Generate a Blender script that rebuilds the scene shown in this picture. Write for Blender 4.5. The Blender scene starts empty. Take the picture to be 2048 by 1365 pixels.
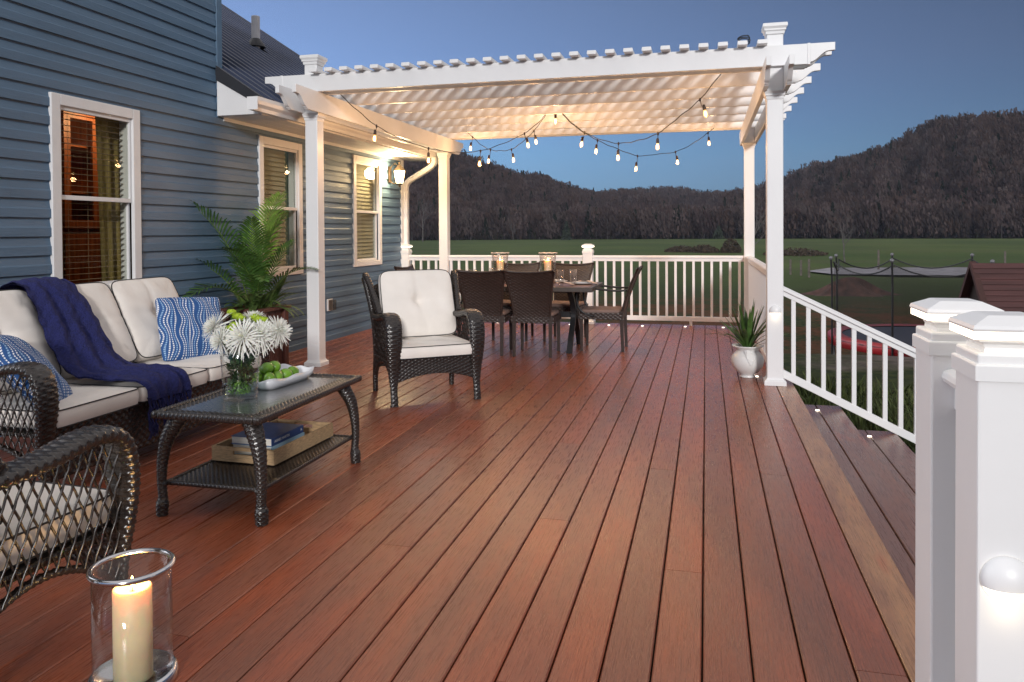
import bpy, math, random
import numpy as np
from mathutils import Vector, Matrix
R = math.radians
random.seed(7); rng = np.random.default_rng(7)
S = bpy.context.scene
C = S.collection

# ---------------------------------------------------------------- camera
cd = bpy.data.cameras.new('camera'); cam = bpy.data.objects.new('camera', cd); C.objects.link(cam)
cd.sensor_width = 36.0; cd.lens = 1532.3 / 2048 * 36; cd.shift_y = -195.6 / 2048
cd.clip_start = 0.05; cd.clip_end = 5000
yaw, pit, rol, ch = 0.248, 0.0152, -0.0059, 1.289
_r = Vector((math.cos(yaw), math.sin(yaw), 0)); _f = Vector((-math.sin(yaw), math.cos(yaw), 0)); _u = Vector((0, 0, 1))
_f2 = _f * math.cos(pit) - _u * math.sin(pit); _u2 = _u * math.cos(pit) + _f * math.sin(pit)
_r3 = _r * math.cos(rol) + _u2 * math.sin(rol); _u3 = _u2 * math.cos(rol) - _r * math.sin(rol)
cam.matrix_world = Matrix(((_r3.x, _u3.x, -_f2.x, 0), (_r3.y, _u3.y, -_f2.y, 0), (_r3.z, _u3.z, -_f2.z, ch), (0, 0, 0, 1)))
S.camera = cam

# ---------------------------------------------------------------- sky, sun, exposure
SUN_EL, SUN_AZ = 13.0, -18.0          # height, and degrees left of straight behind the camera
w = bpy.data.worlds.new('World'); S.world = w; w.use_nodes = True
nt = w.node_tree; bg = nt.nodes['Background']
sky = nt.nodes.new('ShaderNodeTexSky'); sky.sky_type = 'NISHITA'; sky.sun_disc = False
sky.sun_elevation = R(SUN_EL); sky.sun_rotation = R(180 + SUN_AZ)
sky.air_density = 1.0; sky.dust_density = 0.0; sky.ozone_density = 6.0; sky.altitude = 0
# dusk tint of the sky: deeper towards the horizon band and towards the right
wtc = nt.nodes.new('ShaderNodeTexCoord'); wsp = nt.nodes.new('ShaderNodeSeparateXYZ'); nt.links.new(wtc.outputs['Generated'], wsp.inputs[0])
wrp = nt.nodes.new('ShaderNodeValToRGB'); nt.links.new(wsp.outputs[2], wrp.inputs[0]); we = wrp.color_ramp.elements
we[0].position = .03; we[0].color = (.110, .140, .205, 1); we[1].position = .80; we[1].color = (.53, .27, .20, 1)
for p_, c_ in ((.10, (.212, .212, .235, 1)), (.20, (.365, .235, .225, 1)), (.32, (.45, .255, .215, 1))): e_ = we.new(p_); e_.color = c_
wcl = nt.nodes.new('ShaderNodeClamp'); wcl.inputs[1].default_value = -.6; wcl.inputs[2].default_value = .45; nt.links.new(wsp.outputs[0], wcl.inputs[0])
wpw = nt.nodes.new('ShaderNodeMath'); wpw.operation = 'POWER'; wpw.inputs[0].default_value = .32; nt.links.new(wcl.outputs[0], wpw.inputs[1])
wm1 = nt.nodes.new('ShaderNodeVectorMath'); wm1.operation = 'MULTIPLY'; nt.links.new(sky.outputs[0], wm1.inputs[0]); nt.links.new(wrp.outputs[0], wm1.inputs[1])
wm2 = nt.nodes.new('ShaderNodeVectorMath'); wm2.operation = 'SCALE'; nt.links.new(wm1.outputs[0], wm2.inputs[0]); nt.links.new(wpw.outputs[0], wm2.inputs['Scale'])
# bright neutral fill added overhead, above the frame, as soft light
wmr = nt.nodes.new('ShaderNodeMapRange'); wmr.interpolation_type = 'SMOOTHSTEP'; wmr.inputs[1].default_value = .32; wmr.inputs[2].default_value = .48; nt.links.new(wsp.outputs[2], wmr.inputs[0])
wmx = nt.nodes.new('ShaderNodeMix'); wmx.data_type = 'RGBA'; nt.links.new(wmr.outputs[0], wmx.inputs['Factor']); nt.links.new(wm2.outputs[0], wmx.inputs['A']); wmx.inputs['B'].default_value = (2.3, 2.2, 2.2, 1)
wgl = nt.nodes.new('ShaderNodeMapRange'); wgl.interpolation_type = 'SMOOTHSTEP'; wgl.inputs[1].default_value = -.64; wgl.inputs[2].default_value = -.92; nt.links.new(wsp.outputs[0], wgl.inputs[0])   # glow added out of view at far left to light the near posts
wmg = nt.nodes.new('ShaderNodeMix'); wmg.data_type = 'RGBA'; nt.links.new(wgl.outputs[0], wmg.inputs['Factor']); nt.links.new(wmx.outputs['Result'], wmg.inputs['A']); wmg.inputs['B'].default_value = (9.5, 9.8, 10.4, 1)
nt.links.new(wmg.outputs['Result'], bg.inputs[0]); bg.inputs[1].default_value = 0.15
sl = bpy.data.lights.new('sun', 'SUN'); sl.energy = 1.08; sl.angle = R(7); sl.color = (1.0, 0.97, 0.95)
sun = bpy.data.objects.new('sun', sl); C.objects.link(sun)
_d = Vector((math.sin(R(SUN_AZ)) * math.cos(R(SUN_EL)), math.cos(R(SUN_AZ)) * math.cos(R(SUN_EL)), -math.sin(R(SUN_EL))))
sun.rotation_euler = _d.to_track_quat('-Z', 'Y').to_euler()
S.view_settings.view_transform = 'Standard'; S.view_settings.look = 'None'
S.view_settings.exposure = 1.0; S.view_settings.gamma = 1.0

# ---------------------------------------------------------------- materials
MATS = {}
def mat(name, col, rough=.5, metal=0., var=0., scale=6., stretch=(1, 1, 1), bump=0., bscale=60., bstretch=(1, 1, 1), coat=0., emit=None, es=0., spec=.5, col2=None, attr=None, sheen=0., trans=0., sub=0.):
    if name in MATS: return MATS[name]
    m = bpy.data.materials.new(name); m.use_nodes = True; n = m.node_tree.nodes; l = m.node_tree.links
    b = n['Principled BSDF']; b.inputs['Roughness'].default_value = rough; b.inputs['Metallic'].default_value = metal
    b.inputs['Specular IOR Level'].default_value = spec
    b.inputs['Base Color'].default_value = (*col, 1)
    if coat: b.inputs['Coat Weight'].default_value = coat; b.inputs['Coat Roughness'].default_value = .25
    if sheen: b.inputs['Sheen Weight'].default_value = sheen
    if trans: b.inputs['Transmission Weight'].default_value = trans
    if sub: b.inputs['Subsurface Weight'].default_value = sub; b.inputs['Subsurface Radius'].default_value = (.06, .024, .010); b.inputs['Subsurface Scale'].default_value = .9
    if emit: b.inputs['Emission Color'].default_value = (*emit, 1); b.inputs['Emission Strength'].default_value = es
    tc = n.new('ShaderNodeTexCoord')
    src = None
    if attr:
        a = n.new('ShaderNodeAttribute'); a.attribute_name = attr; src = a.outputs['Color']
    if var or col2:
        mp = n.new('ShaderNodeMapping'); mp.inputs['Scale'].default_value = stretch; l.new(tc.outputs['Object'], mp.inputs[0])
        nz = n.new('ShaderNodeTexNoise'); nz.inputs['Scale'].default_value = scale; nz.inputs['Detail'].default_value = 5; l.new(mp.outputs[0], nz.inputs[0])
        cr = n.new('ShaderNodeMapRange'); cr.inputs[1].default_value = .3; cr.inputs[2].default_value = .7; l.new(nz.outputs[0], cr.inputs[0])
        mx = n.new('ShaderNodeMix'); mx.data_type = 'RGBA'; l.new(cr.outputs[0], mx.inputs['Factor'])
        if src is not None:
            mm = n.new('ShaderNodeMix'); mm.data_type = 'RGBA'; mm.blend_type = 'MULTIPLY'; mm.inputs['Factor'].default_value = 1
            mx.inputs['A'].default_value = (1 - var,) * 3 + (1,); mx.inputs['B'].default_value = (1 + var,) * 3 + (1,)
            l.new(src, mm.inputs['A']); l.new(mx.outputs['Result'], mm.inputs['B']); l.new(mm.outputs['Result'], b.inputs['Base Color'])
        else:
            c2 = col2 or tuple(min(1, c * (1 + var)) for c in col); c1 = col if col2 else tuple(c * (1 - var) for c in col)
            mx.inputs['A'].default_value = (*c1, 1); mx.inputs['B'].default_value = (*c2, 1)
            l.new(mx.outputs['Result'], b.inputs['Base Color'])
    elif src is not None: l.new(src, b.inputs['Base Color'])
    if bump:
        mp2 = n.new('ShaderNodeMapping'); mp2.inputs['Scale'].default_value = bstretch; l.new(tc.outputs['Object'], mp2.inputs[0])
        nb = n.new('ShaderNodeTexNoise'); nb.inputs['Scale'].default_value = bscale; nb.inputs['Detail'].default_value = 4; l.new(mp2.outputs[0], nb.inputs[0])
        bp = n.new('ShaderNodeBump'); bp.inputs['Strength'].default_value = bump; bp.inputs['Distance'].default_value = .01
        l.new(nb.outputs[0], bp.inputs['Height']); l.new(bp.outputs[0], b.inputs['Normal'])
    MATS[name] = m; return m
def thin_glass(name, tint=(.97, .98, .97), rough=.02, ior=1.45, bump=0., bscale=40.):
    if name in MATS: return MATS[name]
    m = bpy.data.materials.new(name); m.use_nodes = True; n = m.node_tree.nodes; l = m.node_tree.links
    n.remove(n['Principled BSDF']); o = n['Material Output']
    t = n.new('ShaderNodeBsdfTransparent'); t.inputs[0].default_value = (*tint, 1)
    g = n.new('ShaderNodeBsdfGlossy'); g.inputs['Roughness'].default_value = rough
    f = n.new('ShaderNodeFresnel'); ge = n.new('ShaderNodeNewGeometry'); io = n.new('ShaderNodeMapRange'); io.inputs[3].default_value = ior; io.inputs[4].default_value = 1 / ior   # same reflectance from either side of the thin sheet
    l.new(ge.outputs['Backfacing'], io.inputs[0]); l.new(io.outputs[0], f.inputs[0])
    mx = n.new('ShaderNodeMixShader'); l.new(f.outputs[0], mx.inputs[0]); l.new(t.outputs[0], mx.inputs[1]); l.new(g.outputs[0], mx.inputs[2]); l.new(mx.outputs[0], o.inputs[0])
    if bump:
        tc = n.new('ShaderNodeTexCoord'); nb = n.new('ShaderNodeTexNoise'); nb.inputs['Scale'].default_value = bscale; l.new(tc.outputs['Object'], nb.inputs[0])
        bp = n.new('ShaderNodeBump'); bp.inputs['Strength'].default_value = bump; bp.inputs['Distance'].default_value = .01
        l.new(nb.outputs[0], bp.inputs['Height']); l.new(bp.outputs[0], g.inputs['Normal']); l.new(bp.outputs[0], f.inputs['Normal'])
    MATS[name] = m; return m

WHITE = mat('white vinyl', (.80, .80, .80), .38, var=.045, scale=2.2, stretch=(1, 1, .5), bump=.05, bscale=22)
WHITE2 = mat('white trim paint', (.74, .74, .74), .45, var=.04, scale=4, bump=.05, bscale=60)
SIDING = mat('blue vinyl siding', (.090, .158, .240), .5, var=.09, scale=5, stretch=(1, .4, 2), bump=.25, bscale=90, bstretch=(1, .12, 1))
WICK = mat('dark brown wicker', (.022, .017, .015), .27, var=.35, scale=60, coat=.25)
WICK2 = mat('brown wicker', (.034, .022, .018), .36, var=.3, scale=50)
CREAM = mat('cream canvas', (.80, .75, .69), .85, var=.04, scale=7, bump=.22, bscale=420, sheen=.1)
PIPE = mat('black piping', (.012, .012, .014), .6)
NAVY = mat('navy knit', (.013, .017, .100), .95, var=.3, scale=70, bump=1.0, bscale=110)
LEAF = mat('palm leaf', (.055, .125, .025), .4, var=.45, scale=14, sub=0)
LEAFY = mat('light palm leaf', (.15, .26, .035), .45, var=.35, scale=14)
FERN = mat('fern leaf', (.07, .125, .03), .6, var=.45, scale=20)
GLASS = thin_glass('clear glass', (.975, .985, .98), .02, 1.55)
BLACKM = mat('black metal', (.018, .018, .020), .4, metal=.3, var=.2, scale=20)
CABLE = mat('black rubber', (.012, .012, .012), .6)
CHROME = mat('polished steel', (.62, .62, .64), .16, metal=1., var=.1, scale=12)
WAX = mat('ivory wax', (.80, .66, .42), .5, var=.06, scale=18, sub=.7, bump=.08, bscale=25)

# ---------------------------------------------------------------- mesh tools
def tag(o, label=None, cat=None, group=None, kind=None):
    if label: o['label'] = label
    if cat: o['category'] = cat
    if group: o['group'] = group
    if kind: o['kind'] = kind
    return o
def thing(name, label, cat, loc=(0, 0, 0), rz=0., group=None):
    o = bpy.data.objects.new(name, None); C.objects.link(o); o.location = loc; o.rotation_euler = (0, 0, rz); o.empty_display_size = .1
    return tag(o, label, cat, group)
def copy_tree(o, parent=None):
    c = o.copy(); C.objects.link(c); c.parent = parent
    for ch in list(o.children): copy_tree(ch, c)
    return c
class MB:
    def __init__(s): s.V = []; s.F = []; s.n = 0; s.cols = None; s.M = None
    def add(s, v, f):
        v = np.asarray(v, float).reshape(-1, 3)
        if s.M is not None:
            m = np.array(s.M); v = v @ m[:3, :3].T + m[:3, 3]
        s.V.append(v)
        if isinstance(f, np.ndarray): s.F.append(f + s.n)
        else:
            for q in f: s.F.append(np.array([q]) + s.n)
        s.n += len(v); return s
    def box(s, x0, x1, y0, y1, z0, z1):
        v = [(x, y, z) for z in (z0, z1) for y in (y0, y1) for x in (x0, x1)]
        return s.add(v, np.array([(0, 2, 3, 1), (4, 5, 7, 6), (0, 1, 5, 4), (2, 6, 7, 3), (0, 4, 6, 2), (1, 3, 7, 5)]))
    def hexa(s, v):   # 8 corners: bottom ring of four, top ring of four
        return s.add(v, np.array([(0, 3, 2, 1), (4, 5, 6, 7), (0, 1, 5, 4), (1, 2, 6, 5), (2, 3, 7, 6), (3, 0, 4, 7)]))
    def prism(s, poly, a0, a1, axis):   # 2-D outline extruded along axis ('x': outline in y,z; 'y': in x,z; 'z': in x,y)
        def P(p, a): return (a, p[0], p[1]) if axis == 'x' else (p[0], a, p[1]) if axis == 'y' else (p[0], p[1], a)
        n = len(poly); v = [P(p, a0) for p in poly] + [P(p, a1) for p in poly]
        f = [tuple(range(n))[::-1], tuple(range(n, 2 * n))] + [(i, (i + 1) % n, n + (i + 1) % n, n + i) for i in range(n)]
        return s.add(v, f)
    def grid(s, P, closed_u=False, closed_v=False):
        P = np.asarray(P, float); a, b = P.shape[:2]
        i = np.arange(a if closed_u else a - 1)[:, None]; j = np.arange(b if closed_v else b - 1)[None, :]
        i2, j2 = (i + 1) % a, (j + 1) % b
        f = np.stack([i * b + j, i2 * b + j, i2 * b + j2, i * b + j2], -1).reshape(-1, 4)
        return s.add(P.reshape(-1, 3), f)
    def tube(s, pts, r, n=8, caps=True):
        pts = [Vector(p) for p in pts]; k = len(pts); rr = [r] * k if isinstance(r, (int, float)) else list(r)
        t0 = (pts[1] - pts[0]).normalized(); up = Vector((0, 0, 1)) if abs(t0.z) < .9 else Vector((1, 0, 0)); sd = t0.cross(up).normalized()
        G = np.zeros((k, n, 3))
        for i in range(k):
            t = (pts[min(i + 1, k - 1)] - pts[max(i - 1, 0)]); t = t.normalized() if t.length > 1e-9 else t0
            sd = (sd - t * sd.dot(t)); sd = sd.normalized() if sd.length > 1e-6 else t.orthogonal().normalized(); nn = t.cross(sd)
            for j in range(n):
                a = 2 * math.pi * j / n; G[i, j] = pts[i] + (sd * math.cos(a) + nn * math.sin(a)) * rr[i]
        b0 = s.n; s.grid(G, closed_v=True)
        if caps: s.F.append(np.array([[b0 + j for j in range(n)][::-1]])); s.F.append(np.array([[b0 + (k - 1) * n + j for j in range(n)]]))
        return s
    def lathe(s, prof, n=24, c=(0, 0, 0), caps=True):
        a = np.linspace(0, 2 * math.pi, n, endpoint=False); p = np.array(prof, float)
        G = np.stack([p[:, 0:1] * np.cos(a) + c[0], p[:, 0:1] * np.sin(a) + c[1], np.repeat(p[:, 1:2], n, 1) + c[2]], -1)
        b0 = s.n; s.grid(G, closed_v=True)
        if caps:
            if prof[0][0] > 1e-6: s.F.append(np.array([[b0 + j for j in range(n)]]))
            if prof[-1][0] > 1e-6: s.F.append(np.array([[b0 + (len(prof) - 1) * n + j for j in range(n)]]))
        return s
    def ball(s, c, r, n=12, sq=(1, 1, 1)):
        th = np.linspace(0.02, math.pi - .02, n)
        a = np.linspace(0, 2 * math.pi, n * 2, endpoint=False)
        G = np.stack([np.outer(np.sin(th), np.cos(a)) * r * sq[0] + c[0], np.outer(np.sin(th), np.sin(a)) * r * sq[1] + c[1], np.repeat((np.cos(th) * r * sq[2] + c[2])[:, None], n * 2, 1)], -1)
        return s.grid(G, closed_v=True)
    def build(s, name, m, parent=None, smooth=False, bevel=0., loc=None, rot=None, colattr=None):
        me = bpy.data.meshes.new(name)
        V = np.concatenate(s.V)
        quads = [f for f in s.F]
        tot = np.concatenate([np.full(len(f), f.shape[1]) for f in quads]); idx = np.concatenate([f.ravel() for f in quads])
        me.vertices.add(len(V)); me.vertices.foreach_set('co', V.ravel())
        me.loops.add(len(idx)); me.loops.foreach_set('vertex_index', idx.astype(np.int32))
        me.polygons.add(len(tot)); st = np.concatenate([[0], np.cumsum(tot)[:-1]])
        me.polygons.foreach_set('loop_start', st.astype(np.int32)); me.polygons.foreach_set('loop_total', tot.astype(np.int32))
        me.polygons.foreach_set('use_smooth', np.full(len(tot), bool(smooth)))
        if colattr is not None:
            ca = me.color_attributes.new('tone', 'FLOAT_COLOR', 'POINT'); ca.data.foreach_set('color', np.asarray(colattr, np.float32).ravel())
        me.update(calc_edges=True); me.validate()
        me.materials.append(m)
        o = bpy.data.objects.new(name, me); C.objects.link(o); o.parent = parent
        if loc: o.location = loc
        if rot: o.rotation_euler = rot
        if bevel:
            bv = o.modifiers.new('bevel', 'BEVEL'); bv.width = bevel; bv.segments = 2; bv.limit_method = 'ANGLE'; bv.angle_limit = R(40)
        if smooth == 'auto': pass
        return o
def struct(o): o['kind'] = 'structure'; return o
def lerp(a, b, t): return a + (b - a) * t
def resample(pts, ds):
    p = np.array(pts, float)
    # Catmull-Rom through the points, then even spacing
    q = np.vstack([2 * p[0] - p[1], p, 2 * p[-1] - p[-2]]); out = []
    for i in range(1, len(q) - 2):
        for t in np.linspace(0, 1, 14, endpoint=False):
            a, b, c, d = q[i - 1], q[i], q[i + 1], q[i + 2]
            out.append(.5 * ((2 * b) + (-a + c) * t + (2 * a - 5 * b + 4 * c - d) * t * t + (-a + 3 * b - 3 * c + d) * t ** 3))
    out.append(p[-1]); out = np.array(out); L = np.concatenate([[0], np.cumsum(np.linalg.norm(np.diff(out[:, :3], axis=0), axis=1))])
    n = max(3, int(L[-1] / ds)); s_ = np.linspace(0, L[-1], n)
    return np.stack([np.interp(s_, L, out[:, k]) for k in range(p.shape[1])], 1), s_
def weave_h(s_, c_, a, b):
    row = np.floor(s_ / a); fr = s_ / a - row
    rnd = np.sqrt(np.clip(1 - (2 * fr - 1) ** 2, 0, 1))
    return .55 * rnd + .45 * rnd * np.cos(math.pi * (c_ / b + row))
def weave_sweep(mb, pts, side, wx, wn, a=.012, b=.016, amp=.004, nc=None):
    """A woven band: pts rows are x,y,z,(width scale); side = across direction; elliptical section wx (half width) by wn (half thickness)."""
    p4 = [tuple(q) + ((1.,) if len(q) == 3 else ()) for q in pts]
    P, L = resample(p4, a / 4); k = len(P); w4 = P[:, 3]; P = P[:, :3]
    T = np.gradient(P, axis=0); T /= np.linalg.norm(T, axis=1)[:, None]; sd = np.array(side, float); sd = np.repeat(sd[None], k, 0)
    N = np.cross(sd, T); N /= np.linalg.norm(N, axis=1)[:, None]; sd = np.cross(T, N)
    peri = math.pi * (3 * (wx + wn) - math.sqrt((3 * wx + wn) * (wx + 3 * wn)))
    nst = max(4, 2 * round(peri / b / 2)); n = nst * 3; an = np.linspace(0, 2 * math.pi, n, endpoint=False)
    co, si = np.cos(an), np.sin(an); ex = .75
    cx = np.sign(co) * np.abs(co) ** ex; cn = np.sign(si) * np.abs(si) ** ex
    h = weave_h(L[:, None], an[None] / (2 * math.pi) * nst * b, a, b) * amp
    G = P[:, None] + sd[:, None] * ((wx * w4[:, None] + h) * cx)[..., None] + N[:, None] * ((wn * w4[:, None] + h) * cn)[..., None]
    b0 = mb.n; mb.grid(G, closed_v=True)
    mb.F.append(np.array([[b0 + j for j in range(n)][::-1]])); mb.F.append(np.array([[b0 + (k - 1) * n + j for j in range(n)]]))
def weave_panel(mb, fn, lu, lv, a=.012, b=.018, amp=.004, back=True):
    """Woven sheet: fn(U,V in 0..1) -> points (array) ; lu, lv lengths; strands run along u."""
    nu = max(6, int(lu / b * 4)); nv = max(6, int(lv / a * 4)); U, V = np.meshgrid(np.linspace(0, 1, nu), np.linspace(0, 1, nv), indexing='ij')
    P = fn(U, V); du = np.gradient(P, axis=0); dv = np.gradient(P, axis=1); N = np.cross(du, dv); N /= (np.linalg.norm(N, axis=2)[..., None] + 1e-9)
    h = weave_h(V * lv, U * lu, a, b) * amp
    mb.grid(P + N * h[..., None])
    if back: mb.grid((P - N * (h[..., None] + .004))[::-1])
def lattice(mb, inside, y0, y1, z0, z1, x, step=.035, ang=58, r=.0035, n=5):
    for sg in (1, -1):
        c, s_ = math.cos(R(ang)), math.sin(R(ang)) * sg; nx, nz = -s_, c
        cs = [(y, z) for y in (y0, y1) for z in (z0, z1)]; ds = [y * nx + z * nz for y, z in cs]; q = min(ds)
        while q < max(ds):
            run = []; L = (y1 - y0) + (z1 - z0) + .4
            for i in range(int(L / .012)):
                t = -L / 2 + i * .012; cy, cz = (y0 + y1) / 2, (z0 + z1) / 2
                base = q - (cy * nx + cz * nz); y = cy + nx * base + c * t; z = cz + nz * base + s_ * t
                if inside(y, z): run.append((x + sg * r * .7 + .0015 * math.sin(t * 90), y, z))
                else:
                    if len(run) > 2: mb.tube(run, r, n, False)
                    run = []
            if len(run) > 2: mb.tube(run, r, n, False)
            q += step
# ================================================================ SETTING
# ---- deck
PX, X0 = .1444, -.0136
WALLX = -4.373
def deck_material():
    m = bpy.data.materials.new('tropical deck boards'); m.use_nodes = True; n = m.node_tree.nodes; l = m.node_tree.links; b = n['Principled BSDF']
    a = n.new('ShaderNodeAttribute'); a.attribute_name = 'tone'; tc = n.new('ShaderNodeTexCoord')
    def noise(scale, st, det=4):
        mp = n.new('ShaderNodeMapping'); mp.inputs['Scale'].default_value = st; l.new(tc.outputs['Object'], mp.inputs[0])
        z = n.new('ShaderNodeTexNoise'); z.inputs['Scale'].default_value = scale; z.inputs['Detail'].default_value = det; l.new(mp.outputs[0], z.inputs[0]); return z.outputs[0]
    def rng_(s, a0, a1, b0, b1):
        r = n.new('ShaderNodeMapRange'); r.inputs[1].default_value = a0; r.inputs[2].default_value = a1; r.inputs[3].default_value = b0; r.inputs[4].default_value = b1; l.new(s, r.inputs[0]); return r.outputs[0]
    b.inputs['Specular IOR Level'].default_value = .42
    def mixc(f, A, B, mode='MIX'):
        x = n.new('ShaderNodeMix'); x.data_type = 'RGBA'; x.blend_type = mode
        if isinstance(f, float): x.inputs['Factor'].default_value = f
        else: l.new(f, x.inputs['Factor'])
        for s_, v in (('A', A), ('B', B)):
            if isinstance(v, tuple): x.inputs[s_].default_value = (*v, 1)
            else: l.new(v, x.inputs[s_])
        return x.outputs['Result']
    blot = noise(3.2, (3, .55, 1), 3); grain = noise(14, (14, .5, 1), 6); fine = noise(240, (1, .16, 1), 3)
    c = mixc(rng_(blot, .42, .66, 0, .55), a.outputs['Color'], (.190, .078, .048))
    c = mixc(rng_(blot, .30, .42, .45, 0), c, (.34, .088, .036))
    c = mixc(1.0, c, mixc(rng_(grain, .3, .7, 0, 1), (.78, .78, .80), (1.2, 1.18, 1.16)), 'MULTIPLY')
    c = mixc(1.0, c, mixc(rng_(fine, .35, .65, 0, 1), (.90, .90, .90), (1.10, 1.10, 1.10)), 'MULTIPLY')
    l.new(c, b.inputs['Base Color']); l.new(rng_(grain, .3, .7, .23, .36), b.inputs['Roughness'])
    bp = n.new('ShaderNodeBump'); bp.inputs['Strength'].default_value = .22; bp.inputs['Distance'].default_value = .004
    l.new(fine, bp.inputs['Height']); l.new(bp.outputs[0], b.inputs['Normal']); return m
DECK = deck_material()
PAL = [(.290, .080, .037), (.268, .080, .040), (.240, .080, .044), (.298, .077, .034), (.250, .072, .037)]
mb = MB(); cols = []
def board(x0, x1, y0, y1, zt, col, th=.025, along='y'):
    g = .004
    pr = [(x0, zt - th), (x1, zt - th), (x1, zt - g), (x1 - g, zt), (x0 + g, zt), (x0, zt - g)]
    n0 = mb.n
    mb.prism(pr, y0, y1, 'y'); cols.extend([(*col, 1)] * (mb.n - n0))
joints = {-10: [4.15, 8.1], -5: [3.35, 7.9], -2: [4.19, 8.6], -9: [2.92, 6.9], -1: [2.95, 7.89], -6: [4.58, 9.0], 0: [6.7, 1.5], 2: [4.23, 8.5], -13: [3.33, 6.4], -12: [2.1, 5.9], -4: [2.1, 6.2], 1: [5.6], 3: [6.1, 2.4], -3: [5.5, 9.4], -7: [5.9], -8: [5.1, 8.4], -11: [5.0]}
for k in range(-31, 5):
    x0, x1 = X0 + k * PX + .0028, X0 + (k + 1) * PX - .0028
    if x1 < WALLX: continue
    x0 = max(x0, WALLX + .002)
    js = sorted(joints.get(k, [random.uniform(2, 5), random.uniform(6, 9.5)])); ys = [-1.6] + js + [10.72]
    for a, b in zip(ys, ys[1:]):
        c = PAL[random.randrange(len(PAL))]; f = random.uniform(.86, 1.12); c = tuple(v * f for v in c)
        if k == 4: c = (.36, .185, .09); 
        if k == 4: f = 1
        board(x0, x1, a + .0013, b - .0013, 0, c)
        if k == 4: pass
deck = struct(mb.build('deck', DECK, colattr=cols))
mb = MB(); mb.box(WALLX, .69, -1.6, 10.70, -.30, -.032)
struct(mb.build('deck_base', mat('under-deck shade', (.02, .012, .01), .8)))  # solid near-black slab: the shade below the boards put into its colour
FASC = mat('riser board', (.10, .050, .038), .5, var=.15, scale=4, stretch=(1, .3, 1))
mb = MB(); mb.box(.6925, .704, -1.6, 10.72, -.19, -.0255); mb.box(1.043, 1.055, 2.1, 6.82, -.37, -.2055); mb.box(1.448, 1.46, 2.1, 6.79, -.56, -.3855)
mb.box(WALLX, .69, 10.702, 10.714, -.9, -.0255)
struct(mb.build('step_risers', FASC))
mb = MB(); cols = []
for i, (a, b, z, ye) in enumerate([(.705, .883, -.18, 6.83), (.889, 1.078, -.18, 6.83), (1.056, 1.262, -.36, 6.79), (1.268, 1.486, -.36, 6.79)]):
    board(a, b, 1.9, ye, z, (.195, .098, .074))
steps = struct(mb.build('steps', DECK, colattr=cols))

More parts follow.
